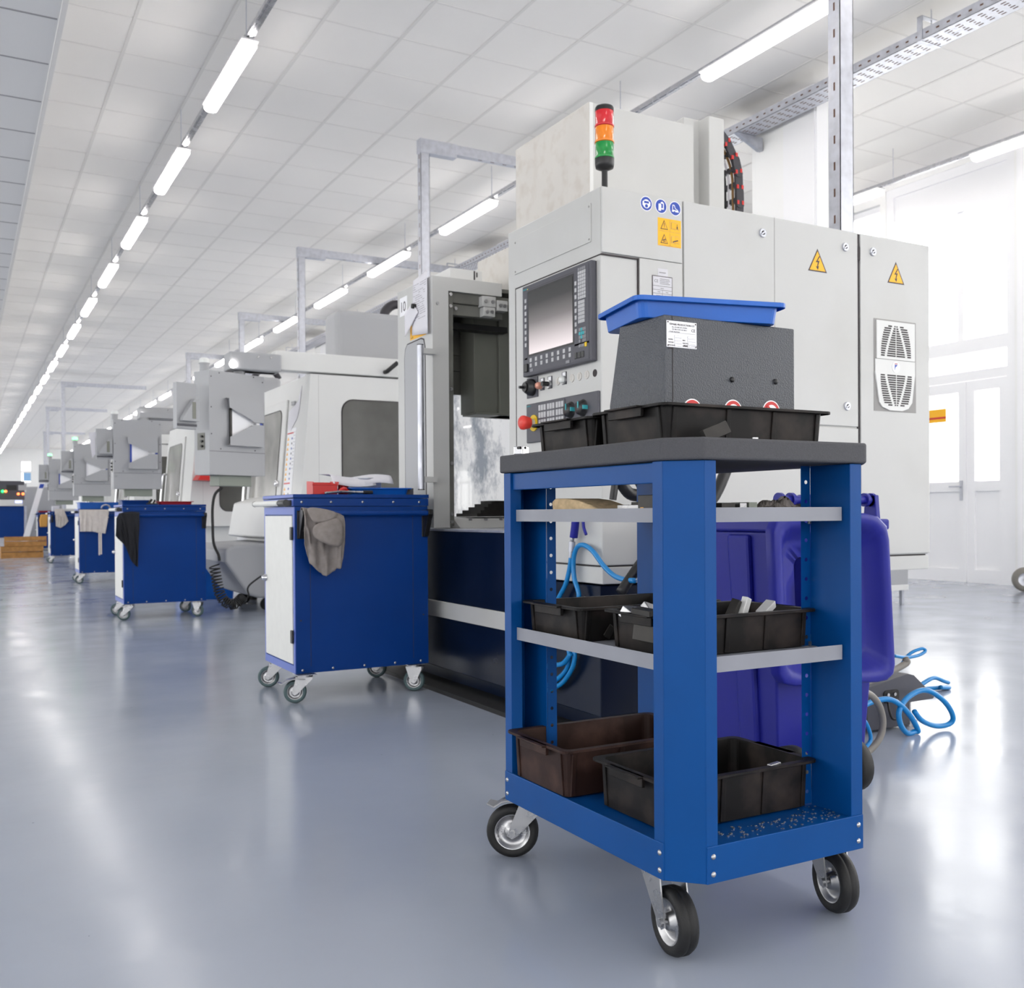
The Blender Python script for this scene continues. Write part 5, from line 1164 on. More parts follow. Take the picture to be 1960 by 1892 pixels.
cloth('black_cloth', 'black cloth hanging from the corner of the second blue cart', 'cloth', PC3, [cc((224, 992), (221, 1026), C3), cc((229, 983), (240, 1046), C3), cc((240, 981), (250, 1072), C3), cc((253, 980), (259, 1083), C3), cc((267, 981), (264, 1086), C3)], 'rag black', 8)
def C4(u, v): p = fy(u, v, 13.77); return p.x - PC4[0], p.z
ap = cloth('pale_apron', 'pale cotton apron with a hanging tie on the rail of the third blue cart', 'apron', PC4, [cc((152, 976), (153, 1018), C4), cc((162, 976), (164, 1018), C4), cc((174, 976), (177, 1018), C4), cc((190, 976), (192, 1021), C4), cc((209, 976), (202, 1022), C4)], 'rag white', 12)
a0, a1 = fy(189, 1020, 13.74), fy(195, 1063, 13.74)
b = MB('rag white').box(a0.x - 0.005, a0.x + 0.014, 13.735, 13.738, a1.z, a0.z).box(a0.x + 0.018, a0.x + 0.036, 13.735, 13.738, a1.z + 0.01, a0.z); b.m = 'ink'; b.box(a0.x + 0.014, a0.x + 0.018, 13.735, 13.738, a1.z, a0.z); b.build('tie', ap)
def C5(u, v): p = fy(u, v, 20.22); return p.x - PC5[0], p.z
cloth('pale_cloth', 'small pale cloth on the rail of the fourth blue cart', 'cloth', PC5, [cc((105, 975), (107, 1008), C5), cc((112, 975), (116, 1011), C5), cc((119, 975), (124, 1006), C5), cc((122, 976), (131, 998), C5)], 'rag white', 15)
p0, p1 = fy(76, 985, 25.28), fy(90, 1009, 25.28)
b = MB('glove yellow').prism([(p0.x, p1.z), (p1.x, p1.z), (p1.x + 0.02, p0.z), (p0.x + 0.02, p0.z), (p0.x - 0.01, (p0.z + p1.z) / 2)], 'y', 25.24, 25.33); loose('work_glove', 'yellow work glove on the rail of the farthest blue cart', 'glove', b, 0.02)
# things lying on the nearest cart
ZT2 = 0.956
def on2(u, v, y=4.6): return fy(u, v, y)
t = thing('red_bin', 'small red open-front storage bin on the nearest blue cart', 'storage bin', (1.48, 4.62, ZT2))
b = MB('red'); x0, x1, y0, y1 = 1.452, 1.572, 4.56, 4.66
b.box(x0, x1, y0, y1, ZT2, ZT2 + 0.003).box(x0, x1, y0, y0 + 0.003, ZT2, ZT2 + 0.05).box(x0, x1, y1 - 0.003, y1, ZT2, ZT2 + 0.06)
b.prism([(y0, ZT2), (y1, ZT2), (y1, ZT2 + 0.065), (y0, ZT2 + 0.06)], 'x', x0, x0 + 0.003).prism([(y0, ZT2), (y1, ZT2), (y1, ZT2 + 0.065), (y0, ZT2 + 0.06)], 'x', x1 - 0.003, x1)
b.box(x0 - 0.004, x1 + 0.006, y0 - 0.003, y0 + 0.003, ZT2 + 0.044, ZT2 + 0.05).box(x1 - 0.002, x1 + 0.006, y0 - 0.003, y1, ZT2 + 0.052, ZT2 + 0.06); b.build('body', t, bevel=0.001, seg=1)
bt = open_tray('blue_tray', 'flat blue tray on the nearest blue cart carrying a grey tin', 1.80, 4.70, ZT2, 0.33, 0.26, 0.034, 'tray blue', 0.0, handle=False, ribs=False, taper=0.008)
b = MB('red').lathe([(0, 0), (0.022, 0), (0.027, 0.045), (0.032, 0.046), (0.032, 0.054), (0.027, 0.055), (0.0245, 0.004), (0, 0.004)], (1.625, 4.63, ZT2 + 0.001), (0, 0, 1), 20)
for i in range(10): a_ = 2 * PI * i / 10; b.box(1.625 + 0.026 * math.cos(a_) - 0.001, 1.625 + 0.026 * math.cos(a_) + 0.001, 4.63 + 0.026 * math.sin(a_) - 0.001, 4.63 + 0.026 * math.sin(a_) + 0.001, ZT2 + 0.006, ZT2 + 0.045)
loose('red_cup', 'small red ribbed cup beside the tin on the nearest blue cart', 'cup', b)
b = MB('zinc').lathe([(0, 0), (0.088, 0), (0.09, 0.004), (0.09, 0.075), (0.092, 0.078), (0.088, 0.08), (0.086, 0.075), (0.086, 0.006), (0, 0.006)], (1.752, 4.70, ZT2 + 0.005), (0, 0, 1), 40)
loose('round_tin', 'round grey metal tin in the blue tray on the nearest cart', 'tin', b)
def sheet_paper(name, label, pts, m='paper'):
    b = MB(m); n = 10; vs = []
    for i in range(n + 1):
        for j in range(n + 1):
            s_, t_ = i / n, j / n; q = (pts[0] * (1 - s_) + pts[1] * s_) * (1 - t_) + (pts[3] * (1 - s_) + pts[2] * s_) * t_
            vs.append(q + Vector((0, 0, 0.012 * math.sin(3.1 * s_) * (1 if label[0] == 'c' else -1) * (1 - 0.4 * t_) - 0.045 * max(0, 1 - t_ * 3.4) ** 2)))
    b.add(vs, [(i * (n + 1) + j, (i + 1) * (n + 1) + j, (i + 1) * (n + 1) + j + 1, i * (n + 1) + j + 1) for i in range(n) for j in range(n)], True)
    o = b.build(name); o.modifiers.new('thick', 'SOLIDIFY').thickness = 0.0006; tag(o, label, 'paper'); return o
zt = ZT2 + 0.087
sheet_paper('paper_sheet', 'sheet of paper lying on the grey tin, its left edge sticking out', [Vector((1.56, 4.585, zt + 0.012)), Vector((1.78, 4.59, zt + 0.006)), Vector((1.76, 4.80, zt + 0.006)), Vector((1.55, 4.78, zt + 0.018))])
sheet_paper('paper_sheet', 'curled paper on the right side of the grey tin', [Vector((1.68, 4.60, zt - 0.002)), Vector((1.87, 4.59, zt + 0.012)), Vector((1.87, 4.76, zt + 0.008)), Vector((1.68, 4.78, zt - 0.002))])
b = MB('red').tube([(1.585, 4.57, ZT2 + 0.012), (1.595, 4.56, ZT2 + 0.024), (1.61, 4.56, ZT2 + 0.026), (1.622, 4.565, ZT2 + 0.012)], 0.009, n=10); b.m = 'steel'; b.tube([(1.50, 4.53, ZT2 + 0.006), (1.545, 4.54, ZT2 + 0.01), (1.60, 4.555, ZT2 + 0.014), (1.66, 4.56, ZT2 + 0.012), (1.735, 4.555, ZT2 + 0.012)], 0.006, n=8)
b.m = 'black rubber'; b.cyl((1.70, 4.555, ZT2 + 0.011), (1.745, 4.553, ZT2 + 0.011), 0.009, n=10); loose('caliper_tool', 'red and steel hand tool lying at the front of the nearest cart', 'tool', b)
loose('gauge_block', 'dark grey block at the right end of the nearest cart', 'steel block', MB('panel dark').box(1.945, 1.99, 4.62, 4.78, ZT2, ZT2 + 0.034), 0.002)
# on the other carts
open_tray('red_tray', 'flat red tray on the second blue cart', 1.62, 8.98, ZT2, 0.30, 0.20, 0.028, 'red dark', 0, handle=False, ribs=False)
b = MB('dark steel').box(1.385, 1.47, 8.86, 8.95, ZT2, ZT2 + 0.012).cyl((1.40, 8.9, ZT2 + 0.012), (1.425, 8.9, ZT2 + 0.045), 0.01, n=8).cyl((1.44, 8.93, ZT2 + 0.01), (1.455, 8.93, ZT2 + 0.04), 0.007, n=8); loose('small_fixture', 'small dark fixture with upright pins on the second blue cart', 'fixture', b, 0.001)
open_tray('blue_tray', 'dark blue tray at the back left of the second blue cart', 1.32, 9.12, ZT2, 0.26, 0.20, 0.04, 'cart blue', 0, handle=False, ribs=False)
open_tray('blue_tray', 'bright blue tray covering the third blue cart', 1.58, 14.1, ZT2, 0.50, 0.38, 0.085, 'tray blue', 0, handle=False, ribs=False)
b = MB('zinc').tube([(1.60, 13.88, ZT2 + 0.002), (1.61, 13.87, ZT2 + 0.035), (1.65, 13.87, ZT2 + 0.05), (1.69, 13.87, ZT2 + 0.035), (1.70, 13.88, ZT2 + 0.002)], 0.011, n=8); loose('grey_bracket', 'grey arched bracket standing on the front of the third blue cart', 'bracket', b)
b = MB('paper').box(1.50, 1.62, 20.4, 20.6, ZT2, ZT2 + 0.10); b.m = 'door white'; b.box(1.62, 1.9, 20.4, 20.7, ZT2, ZT2 + 0.05); loose('white_box', 'white box on the fourth blue cart', 'box', b, 0.004)
open_tray('red_tray', 'flat red tray on the farthest blue cart', 1.78, 25.65, ZT2, 0.40, 0.28, 0.04, 'red dark', 0, handle=False, ribs=False)
# wooden crates at the end of the aisle
def crate(label, cx, cy, z, L, D, H, rz):
    t = thing('wooden_crate', label, 'crate', (cx, cy, z), rz, 'wooden crates on the floor'); M = W[t]; b = MB('wood', M); l, d = L / 2, D / 2
    b.box(-l, l, -d, d, 0, 0.012)
    b.build('bottom_board', t)
    for s_ in (-1, 1):
        for k in range(2): MB('wood', M).box(-l, l, s_ * d - (0.012 if s_ > 0 else 0), s_ * d + (0.012 if s_ < 0 else 0), 0.012 + k * H / 2, k * H / 2 + H / 2 - 0.004).build('side_board', t)
        MB('wood', M).box(s_ * l - (0.014 if s_ > 0 else 0), s_ * l + (0.014 if s_ < 0 else 0), -d + 0.012, d - 0.012, 0.012, H).build('end_board', t)
    return t
crate('lower wooden crate on the floor at the end of the aisle', 1.12, 23.4, 0, 0.80, 0.45, 0.24, 0.02)
crate('upper wooden crate stacked askew on the lower one', 1.20, 23.42, 0.241, 0.80, 0.42, 0.20, -0.06)
# ------------------------------------------------------------------ row of machines with swinging consoles
def console(M, parent, lamp, folder, sd=0.0):
    # local: x along the face, y depth away from the viewer, z up; the face is at y = 0
    w_, d_, z0, z1 = 0.565, 0.20, 1.195, 2.05
    b = MB('console grey', M).box(0, w_, 0, d_, z0, z1); b.m = 'seam dark'; b.box(0, w_, -0.0006, 0, 1.388, 1.391)
    for (x, z) in ((0.02, 2.0), (0.1, 2.035), (0.45, 2.035), (w_ - 0.02, 2.0), (0.02, 1.75), (w_ - 0.02, 1.75), (0.02, 1.53), (w_ - 0.02, 1.53), (0.11, 1.41), (0.46, 1.41)): b.cyl((x, 0, z), (x, -0.002, z), 0.0055, n=8)
    c = b.build('console', parent, bevel=0.006)
    P_ = M @ PY(0, 0, 0); b = MB('console grey', P_)
    # document pocket with a notched opening
    up = [(0.16, 1.835), (0.52, 1.84), (0.52, 1.645), (0.42, 1.645), (0.40, 1.65), (0.395, 1.662), (0.165, 1.755)]
    lo = [(0.17, 1.445), (0.52, 1.445), (0.52, 1.625), (0.40, 1.625), (0.395, 1.612), (0.17, 1.51)]
    b.prism(up, 'z', 0.045, 0.05).prism(lo, 'z', 0.045, 0.05).prism([(0.515, 1.445), (0.52, 1.445), (0.52, 1.84), (0.515, 1.84)], 'z', 0, 0.05).prism([(0.17, 1.44), (0.52, 1.44), (0.52, 1.445), (0.17, 1.445)], 'z', 0, 0.05).prism([(0.16, 1.83), (0.52, 1.835), (0.52, 1.84), (0.16, 1.835)], 'z', 0, 0.03)
    b.build('document_pocket', c)
    b = MB('sign white', P_).prism([(0.21, 1.46), (0.48, 1.46), (0.48, 1.745), (0.21, 1.745)], 'z', 0.012, 0.02)
    b.m = folder; b.prism([(0.19, 1.46), (0.21, 1.46), (0.21, 1.75), (0.19, 1.75)], 'z', 0.008, 0.022); b.build('folder', c)
    b = MB('sign white', P_).prism(rect(0.445, 1.628, 0.48, 1.642), 'z', 0.03, 0.04); b.m = 'sign blue'; b.prism(rect(0.48, 1.628, 0.512, 1.642), 'z', 0.03, 0.04); b.build('index_tab', c)
    # lamp on top, holder underneath
    b = MB('console grey', M).cyl((0.03, 0.1, z1), (0.03, 0.1, z1 + 0.06), 0.038, n=18); b.cyl((0.03, 0.1, z1 + 0.06), (0.03, 0.1, z1 + 0.068), 0.044, n=18); b.m = lamp; b.lathe([(0.04, 0.068), (0.04, 0.1), (0.03, 0.108), (0, 0.11)], (0.03, 0.1, z1), (0, 0, 1), 18)
    b.build('status_lamp', c)
    b = MB('green unit', M).box(0.13, 0.46, 0.05, 0.18, 1.105, z0); b.build('mounting_box', c, bevel=0.004)
    # side box with small ledge
    MS = M @ Matrix.Translation((sd, 0, 0)); b = MB('console grey', MS).box(-0.185, 0.0, 0.05, 0.10, 1.56, 1.93); b.m = 'panel dark'; b.box(-0.185, 0, 0.045, 0.05, 1.58, 1.60)
    b.m = 'console grey'; b.prism([(-0.16, 1.64), (-0.05, 1.80), (-0.01, 1.80), (-0.01, 1.62), (-0.16, 1.62)], 'y', 0.0, 0.05); b.m = 'spindle'; b.box(-0.075, -0.04, -0.002, 0.0, 1.64, 1.775); b.build('side_box', c, bevel=0.003)
    b = MB('interior', M).box(-0.002, 0.0, 0.06, 0.16, 1.40, 1.54); b.m = 'black plastic'
    for z in (1.43, 1.47, 1.51): b.cyl((-0.002, 0.09, z), (-0.02, 0.09, z), 0.01, n=10)
    b.build('socket_panel', c)
    return c
def mill(i, name_label, YB_, cM, lamp, folder):
    # body: face towards the viewer at YB_, sloping door side towards the aisle
    t = thing('milling_machine', name_label, 'machine', (2.6, YB_, 0), 0, 'white machines with swinging consoles')
    y0, y1 = YB_, YB_ + 1.9
    b = MB('machine white').prism([(2.59, 0.72), (2.60, 1.03), (2.692, 2.095), (3.95, 2.095), (3.95, 0.72)], 'y', y0, y1)
    b.m = 'seam soft'; b.box(2.762, 2.764, y0 - 0.0008, y0, 0.75, 2.09); b.build('enclosure', t, bevel=0.01)
    b = MB('machine white').box(2.5, 3.9, y0 + 0.15, y1, 0.08, 0.72); b.build('base', t, bevel=0.006)
    for (x, y) in ((2.6, y0 + 0.3), (3.7, y0 + 0.3), (2.6, y1 - 0.2), (3.7, y1 - 0.2)): MB('dark steel').cyl((x, y, 0), (x, y, 0.08), 0.05, n=14).build('foot', t)
    # window on the end face
    b = MB('seam dark', PY(3.40, y0, 1.40)); b.prism(rrect(0.86, 0.98, 0.11), 'z', 0, 0.003); b.m = 'dark glass'; b.prism(rrect(0.84, 0.96, 0.105), 'z', 0.003, 0.006); b.build('end_window', t)
    # aisle side: door with window and handle on the sloping face
    nx = Vector((-1.065, 0, 0.09)).normalized(); up = Vector((0.0864, 0, 1)).normalized(); yy = Vector((0, -1, 0))
    o = Vector((2.60, y0, 1.03)); M = Matrix(((yy.x, up.x, nx.x, o.x), (yy.y, up.y, nx.y, o.y), (yy.z, up.z, nx.z, o.z), (0, 0, 0, 1)))
    d = MB('machine white', M); d.prism(rect(-1.84, -0.28, -0.60, 0.90), 'z', 0.0, 0.02); dr_ = d.build('sliding_door', t, bevel=0.008)
    b = MB('seam dark', M); b.prism([(-1.22 + q[0], 0.36 + q[1]) for q in rrect(1.0, 0.92, 0.09)], 'z', 0.02, 0.022); b.m = 'side glass'; b.prism([(-1.22 + q[0], 0.36 + q[1]) for q in rrect(0.98, 0.90, 0.085)], 'z', 0.022, 0.025); b.build('door_window', dr_)
    b = MB('chrome', M).tube([(-1.70, -0.22, 0.02), (-1.70, -0.22, 0.06), (-1.70, -0.18, 0.075), (-1.70, 0.1, 0.08), (-1.70, 0.38, 0.075), (-1.70, 0.42, 0.06), (-1.70, 0.42, 0.02)], 0.018, n=10); b.build('door_handle', dr_)
    b = MB('chrome', M).lathe([(0.03, 0.02), (0.03, 0.05), (0.024, 0.056), (0, 0.056)], (-0.68, 0.12, 0.0), (0, 0, 1), 18); b.build('lock', dr_)
    if i == 0:
        M2 = M @ Matrix.Translation((-0.29, 0, 0)) @ Matrix.Scale(1.9, 4, (1, 0, 0)) @ Matrix.Translation((0.06, 0, 0))
        b = MB('sign white', M2).prism(rect(-0.20, -0.12, -0.06, 0.62), 'z', 0.001, 0.003)
        for k in range(14):
            z_ = 0.56 - 0.046 * k
            if k in (0, 10): b.m = 'red'; b.prism(rect(-0.2, z_ + 0.012, -0.10, z_ + 0.024), 'z', 0.003, 0.0035)
            else: b.m = 'sign yellow'; b.prism([(-0.195, z_), (-0.165, z_), (-0.18, z_ + 0.032)], 'z', 0.003, 0.0035); b.m = 'sign blue' if k % 2 else 'ink light'; b.prism(rect(-0.125, z_ + 0.004, -0.11, z_ + 0.022), 'z', 0.003, 0.0035)
        b.m = 'sign red'; b.prism(rect(-0.20, -0.12, -0.11, -0.07), 'z', 0.003, 0.0035)
        b.m = 'ink light'
        for k in range(12): b.prism(rect(-0.098, 0.58 - 0.03 * k, -0.07, 0.583 - 0.03 * k), 'z', 0.003, 0.0035)
        b.build('safety_sheet', t)
        b = MB('paper', M2).prism([(-0.205, 0.78), (-0.06, 0.86), (-0.02, 0.99), (-0.03, 0.80), (-0.06, 0.70), (-0.15, 0.60), (-0.2, 0.62)], 'z', 0.004, 0.006)
        b.m = 'steel'; b.prism(rect(-0.15, 0.83, -0.10, 0.865), 'z', 0.006, 0.02); o2 = b.build('clipped_papers'); tag(o2, 'papers clipped to the slanted door of the white machine behind the nearest cart', 'paper')
    # chip chute under the door
    b = MB('console grey').prism([(2.60, 0.62), (2.10, 0.60), (2.02, 0.56), (2.02, 0.45), (2.22, 0.16), (2.32, 0.12), (2.60, 0.12)], 'y', y0 + 0.35, y0 + 1.5); b.build('chip_chute', t, bevel=0.03, seg=3)
    b = MB('machine white').prism([(2.60, 1.04), (2.42, 0.98), (2.36, 0.66), (2.60, 0.62)], 'y', y0 + 0.1, y0 + 1.7); b.build('front_apron', t, bevel=0.015)
    for y in (y0 + 0.5, y0 + 1.3): MB('black rubber').cyl((2.42, y - 0.015, 0.055), (2.42, y + 0.015, 0.055), 0.055, n=18).box(2.41, 2.43, y - 0.02, y + 0.02, 0.08, 0.13).build('chute_wheel', t)
    # roof: beam carrying the console, column box, chain
    b = MB('machine white').box(2.38, 3.95, y0 - 0.02, y0 + 0.14, 2.11, 2.275); b.build('roof_beam', t, bevel=0.006)
    b = MB('console grey').box(1.98, 2.42, y0 - 0.06, y0 + 0.16, 2.085, 2.235); b.m = 'steel'
    for x in (2.22, 2.33): b.cyl((x, y0 - 0.06, 2.20), (x, y0 - 0.066, 2.20), 0.011, n=12)
    b.m = 'diffuser'; b.cyl((2.005, y0 - 0.061, 2.125), (2.005, y0 - 0.075, 2.125), 0.03, n=16); b.build('swing_arm', t, bevel=0.012)
    b = MB('console grey').box(3.035, 3.9, y0 + 0.3, y0 + 0.66, 2.09, 2.755); b.build('column_box', t, bevel=0.06, seg=4)
    q = [(3.30, 2.70), (3.32, 2.80), (3.37, 2.86), (3.44, 2.89), (3.52, 2.88), (3.60, 2.83), (3.65, 2.76)]
    b = MB('chain black').tube([(x + 0.27, y0 + 0.5, z) for x, z in q], 0.045, n=6); b.build('cable_chain', t)
    b = MB('black plastic').tube([(3.38, y0 - 0.02, 2.15), (3.38, y0 - 0.07, 2.15), (3.40, y0 - 0.09, 2.17), (3.47, y0 - 0.10, 2.23)], 0.02, n=8); b.build('cable_end', t)
    c = console(cM, t, lamp, folder, -0.085 if i == 0 else 0.0)
    # arm link between console and swing arm
    o = cM @ Vector((0.38, 0.1, 2.05)); MB('console grey').cyl(o, (o.x, o.y, 2.1), 0.05, n=18).box(o.x - 0.06, 2.4, o.y - 0.05, o.y + 0.05, 2.085, 2.15).build('arm_link', t, bevel=0.004)
    return t
M0 = Matrix.Translation((1.785, 8.33, 0)) @ Matrix.Rotation(math.radians(24), 4, 'Z')
mill(0, 'white milling machine behind the nearest cart, its console turned to the right', 8.5, M0, 'lens white', 'dark steel')
mill(1, 'second white milling machine from the front, a paper behind its console', 13.3, Matrix.Translation((1.645, 13.05, 0)), 'lens white', 'sign blue')
mill(2, 'third white milling machine from the front, its console lamp glowing green', 18.1, Matrix.Translation((1.63, 17.75, 0)), 'green glow', 'paper')
mill(3, 'farthest white milling machine, its console lamp glowing green', 23.0, Matrix.Translation((1.60, 22.6, 0)), 'green glow', 'sign blue')
# sheets hanging on the console of the second machine, seen over the third console
b = MB('paper'); a = [fy(171, 828, 13.1), fy(186, 826, 13.1), fy(216, 870, 13.1), fy(178, 877, 13.1)]
b.prism([(a[0].x, a[0].z), (a[1].x, a[1].z), (1.455, a[1].z - 0.1), (1.455, a[2].z), (a[3].x, a[3].z)], 'y', 13.17, 13.172); loose('paper_sheet', 'white sheets behind the side box of the second console', 'paper', b)
# coiled air line hanging by the nearest console
def cp(u, v, y=8.42): return fy(u, v, y)
b = MB('black rubber').tube([cp(425, 934), cp(412, 946), cp(407, 970), cp(407, 1005), cp(409, 1040), cp(418, 1062), cp(420, 1074)], 0.012, n=8)
ctr = [cp(u, v) for u, v in ((410, 1082), (413, 1100), (416, 1118), (420, 1135), (428, 1150), (440, 1158), (452, 1156), (460, 1148), (466, 1142))]
path = []
for i in range(len(ctr) - 1):
    for j in range(40): path.append(ctr[i].lerp(ctr[i + 1], j / 40))
hel = []; turns = 26; N = len(path)
for i, p in enumerate(path):
    a = 2 * PI * turns * (i / N) ** 1.15; d = (path[min(i + 1, N - 1)] - path[max(i - 1, 0)]).normalized(); s_ = Vector((0, 1, 0)); n_ = d.cross(s_).normalized(); r = 0.04
    hel.append(p + n_ * (r * math.cos(a)) + s_ * (r * math.sin(a)))
b.tube(hel, 0.0065, n=5, raw=True)
b.tube([hel[-1], cp(470, 1146), cp(476, 1140), cp(474, 1128), cp(480, 1118), cp(500, 1103)], 0.008, n=6)
loose('spiral_air_line', 'black spiral air line hanging down beside the nearest console', 'air line', b)
b = MB('green unit').box(*sorted((cp(422, 0, 8.8).x, cp(452, 0, 8.8).x)), 8.85, 8.95, 0.78, 1.06); b.m = 'zinc'; b.box(cp(428, 0, 8.8).x, cp(446, 0, 8.8).x, 8.845, 8.85, 0.80, 1.05); b.m = 'ink'
for z in (0.88, 1.0):
    for u in (431, 440): b.box(cp(u, 0, 8.8).x, cp(u + 5, 0, 8.8).x, 8.843, 8.846, z, z + 0.012)
# blue crates on the floor behind the second cart
def stack_crate(label, x, y, z, L, D, H, m='tray blue', rz=0):
    t = open_tray('plastic_crate', label, x, y, z, L, D, H, m, rz, handle=False, ribs=True, taper=0.01); return t
stack_crate('lower blue plastic crate standing behind the second cart', 2.21, 10.6, 0.0, 0.56, 0.38, 0.28)
stack_crate('upper blue plastic crate stacked behind the second cart', 2.21, 10.6, 0.282, 0.56, 0.38, 0.24)
# red holder at the side of the next machine
p0 = fy(398, 917, 12.6)
b = MB('red').prism([(p0.x - 0.05, p0.z), (p0.x + 0.02, p0.z + 0.12), (p0.x + 0.35, p0.z + 0.02), (p0.x + 0.45, p0.z - 0.02)], 'y', 12.95, 13.29); loose('red_funnel', 'red sheet tray on the second machine, seen behind the nearest console', 'tray', b)
# turning centre with control desk at the far left
t = thing('control_desk', 'blue control desk with a dark operating panel and glowing buttons at the far left', 'machine', (1.0, 26.5, 0))
Yd = 26.3
def D(u, v): p = fy(u, v, Yd); return p.x, p.z
x0, z0 = D(-14, 1030); x1, z1 = D(46, 969)
b = MB('cart blue').box(x0, x1, Yd, Yd + 1.2, z0, z1); b.build('base', t, bevel=0.01)
b = MB('zinc').box(x0 + 0.05, x1 - 0.1, Yd + 0.1, Yd + 1.0, 0, z0); b.box(x1 + 0.01, x1 + 0.06, Yd + 0.05, Yd + 0.1, 0, z1).build('legs_frame', t)
xa_, za_ = D(-14, 969); xb_, zb_ = D(43, 957)
b = MB('machine white').box(xa_, xb_, Yd - 0.05, Yd + 0.7, za_, zb_); b.m = 'blue led'; q0, q1 = D(29, 963), D(42, 959); b.box(q0[0], q1[0], Yd - 0.053, Yd - 0.05, q0[1], q1[1]); b.build('desk_top', t)
xa_, za_ = D(-14, 957); xb_, zb_ = D(47, 921)
b = MB('panel dark').prism([(Yd, za_), (Yd + 0.1, zb_), (Yd + 0.25, zb_), (Yd + 0.3, za_)], 'x', xa_, xb_); hd = b.build('operating_panel', t, bevel=0.006)
zm = (za_ + zb_) / 2
b = MB('black plastic').prism([(Yd + 0.045, zm), (Yd + 0.088, zb_ - 0.06), (Yd + 0.1, zb_ - 0.06), (Yd + 0.1, zm)], 'x', D(3, 0)[0], D(23, 0)[0]); b.build('display', hd)
b = MB('console grey').prism([(Yd + 0.045, zm), (Yd + 0.088, zb_ - 0.06), (Yd + 0.1, zb_ - 0.06), (Yd + 0.1, zm)], 'x', D(26, 0)[0], D(42, 0)[0]); b.build('key_field', hd)
for (u, m_) in ((5, 'green led'), (11, 'orange led'), (35, 'orange led'), (44, 'orange led')):
    x_, z_ = D(u, 941 if u < 20 else 946); MB(m_).lathe([(0.03, 0), (0.03, 0.02), (0, 0.03)], (x_, Yd + 0.015, z_), (0, -1, 0.2), 14).build('lit_button', hd)
# pale machines beyond it
b = MB('console grey').box(1.45, 2.3, 28.0, 29.5, 0, 1.62).box(1.35, 1.5, 28.0, 28.4, 0.9, 1.5); loose('far_machine', 'grey machine behind the control desk at the end of the hall', 'machine', b, 0.03)
p0, p1 = fy(66, 955, 25.9), fy(78, 916, 25.9)
b = MB('sign white').prism([(p0.x - 0.35, 0.0), (p0.x - 0.21, 0.0), (p1.x + 0.12, p1.z), (p1.x, p1.z)], 'y', 26.0, 26.03); b.m = 'sign blue'; b.prism([(p0.x + 0.1, p0.z + 0.25), (p0.x + 0.19, p0.z + 0.25), (p0.x + 0.22, p0.z + 0.35), (p0.x + 0.13, p0.z + 0.35)], 'y', 25.997, 26.0); loose('tilted_board', 'white tilted board between the control desk and the far consoles', 'board', b, 0.004)
# cabinet on feet far right, trolley wheel at the right edge
t = thing('storage_cabinet', 'grey cabinet on short legs, seen below the electrical cabinet', 'cabinet', (7.2, 6.4, 0))
b = MB('console grey').box(6.6, 7.56, 6.22, 6.75, 0.14, 0.95); b.m = 'machine white'; b.box(6.6, 7.56, 6.215, 6.22, 0.14, 0.19); b.build('body', t, bevel=0.006)
for x in (6.64, 7.52):
    for y in (6.26, 6.7): MB('zinc').box(x - 0.015, x + 0.015, y - 0.015, y + 0.015, 0, 0.14).build('leg', t)
wc = fz(1962, 1133, 0); t = thing('trolley_wheel', 'grey rubber trolley wheel at the right edge of the view', 'wheel', (wc.x, wc.y, 0))
MB('hose grey').lathe([(0.07, -0.05), (0.10, -0.055), (0.125, -0.04), (0.13, 0), (0.125, 0.04), (0.10, 0.055), (0.07, 0.05)], (wc.x, wc.y, 0.13), (0.75, 0.66, 0), 32).build('tyre', t)
MB('zinc').lathe([(0.07, -0.045), (0.03, -0.03), (0, -0.05)], (wc.x, wc.y, 0.13), (0.75, 0.66, 0), 24).lathe([(0.07, 0.045), (0.03, 0.03), (0, 0.05)], (wc.x, wc.y, 0.13), (0.75, 0.66, 0), 24).build('rim', t)
WORLD, EXPO = 5.0, 0.07
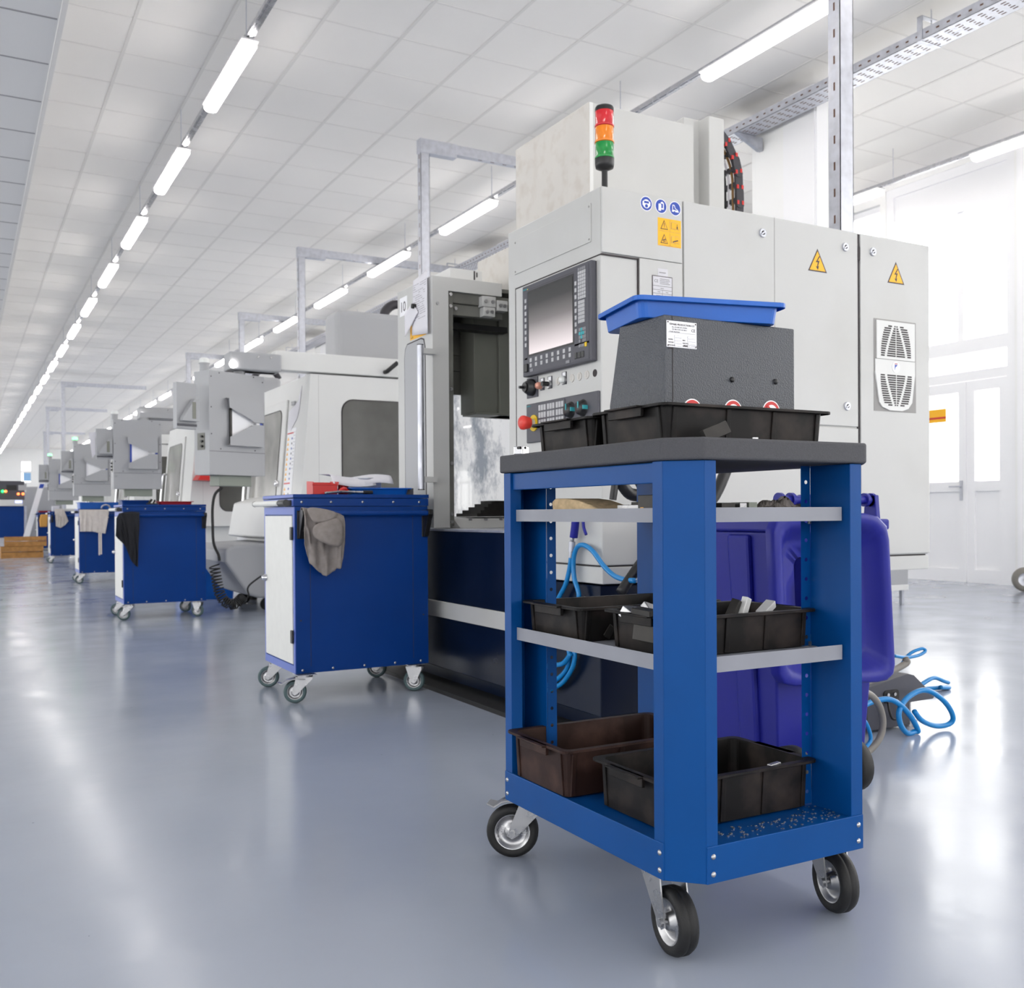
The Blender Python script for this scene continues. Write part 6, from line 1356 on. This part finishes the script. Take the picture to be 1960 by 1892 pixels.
# ------------------------------------------------------------------ daylight, camera, output look
w = bpy.data.worlds.new('World'); S.world = w; w.use_nodes = True
bg = w.node_tree.nodes['Background']; bg.inputs['Color'].default_value = (1.0, 0.985, 0.965, 1); bg.inputs['Strength'].default_value = WORLD
def portal(loc, rot, sx, sy):
    l = bpy.data.lights.new('window_portal', 'AREA'); l.shape = 'RECTANGLE'; l.size = sx; l.size_y = sy
    l.cycles.is_portal = True
    o = bpy.data.objects.new('window_portal', l); COL.objects.link(o); o.location = loc; o.rotation_euler = rot; o['kind'] = 'helper'
for (a, c, z0, z1) in win_r[:9] + [DOOR]: portal((XW + 0.31, (a + c) / 2, (z0 + z1) / 2), (0, PI / 2, 0), z1 - z0, c - a)
for (a, c, z0, z1) in win_l[:6]: portal((XL - 0.31, (a + c) / 2, (z0 + z1) / 2), (0, -PI / 2, 0), z1 - z0, c - a)
for (a, c) in ((-4.6, -0.8), (0.4, 4.2), (5.4, 9.2)): portal(((a + c) / 2, Y0 - 0.31, 2.35), (PI / 2, 0, PI), c - a, 2.7)
cam = bpy.data.cameras.new('Camera'); co = bpy.data.objects.new('Camera', cam); COL.objects.link(co)
r, d, f = AX_R, AX_D, AX_F
co.matrix_world = Matrix(((r.x, -d.x, -f.x, EYE.x), (r.y, -d.y, -f.y, EYE.y), (r.z, -d.z, -f.z, EYE.z), (0, 0, 0, 1)))
cam.sensor_width = 36; cam.lens = F_PX / 1960 * 36; cam.shift_y = (CY - 946) / 1960; cam.shift_x = 0
cam.clip_end = 300; cam.clip_start = 0.05
cam.dof.use_dof = True; cam.dof.focus_distance = 2.3; cam.dof.aperture_fstop = 9.0
S.camera = co
S.view_settings.view_transform = 'Standard'; S.view_settings.look = 'None'; S.view_settings.exposure = EXPO; S.view_settings.gamma = 1
S.cycles.use_denoising = True; S.cycles.max_bounces = 8; S.cycles.diffuse_bounces = 5; S.cycles.glossy_bounces = 4; S.cycles.transparent_max_bounces = 12
S.cycles.sample_clamp_indirect = 6.0
S.cycles.caustics_reflective = False; S.cycles.caustics_refractive = False
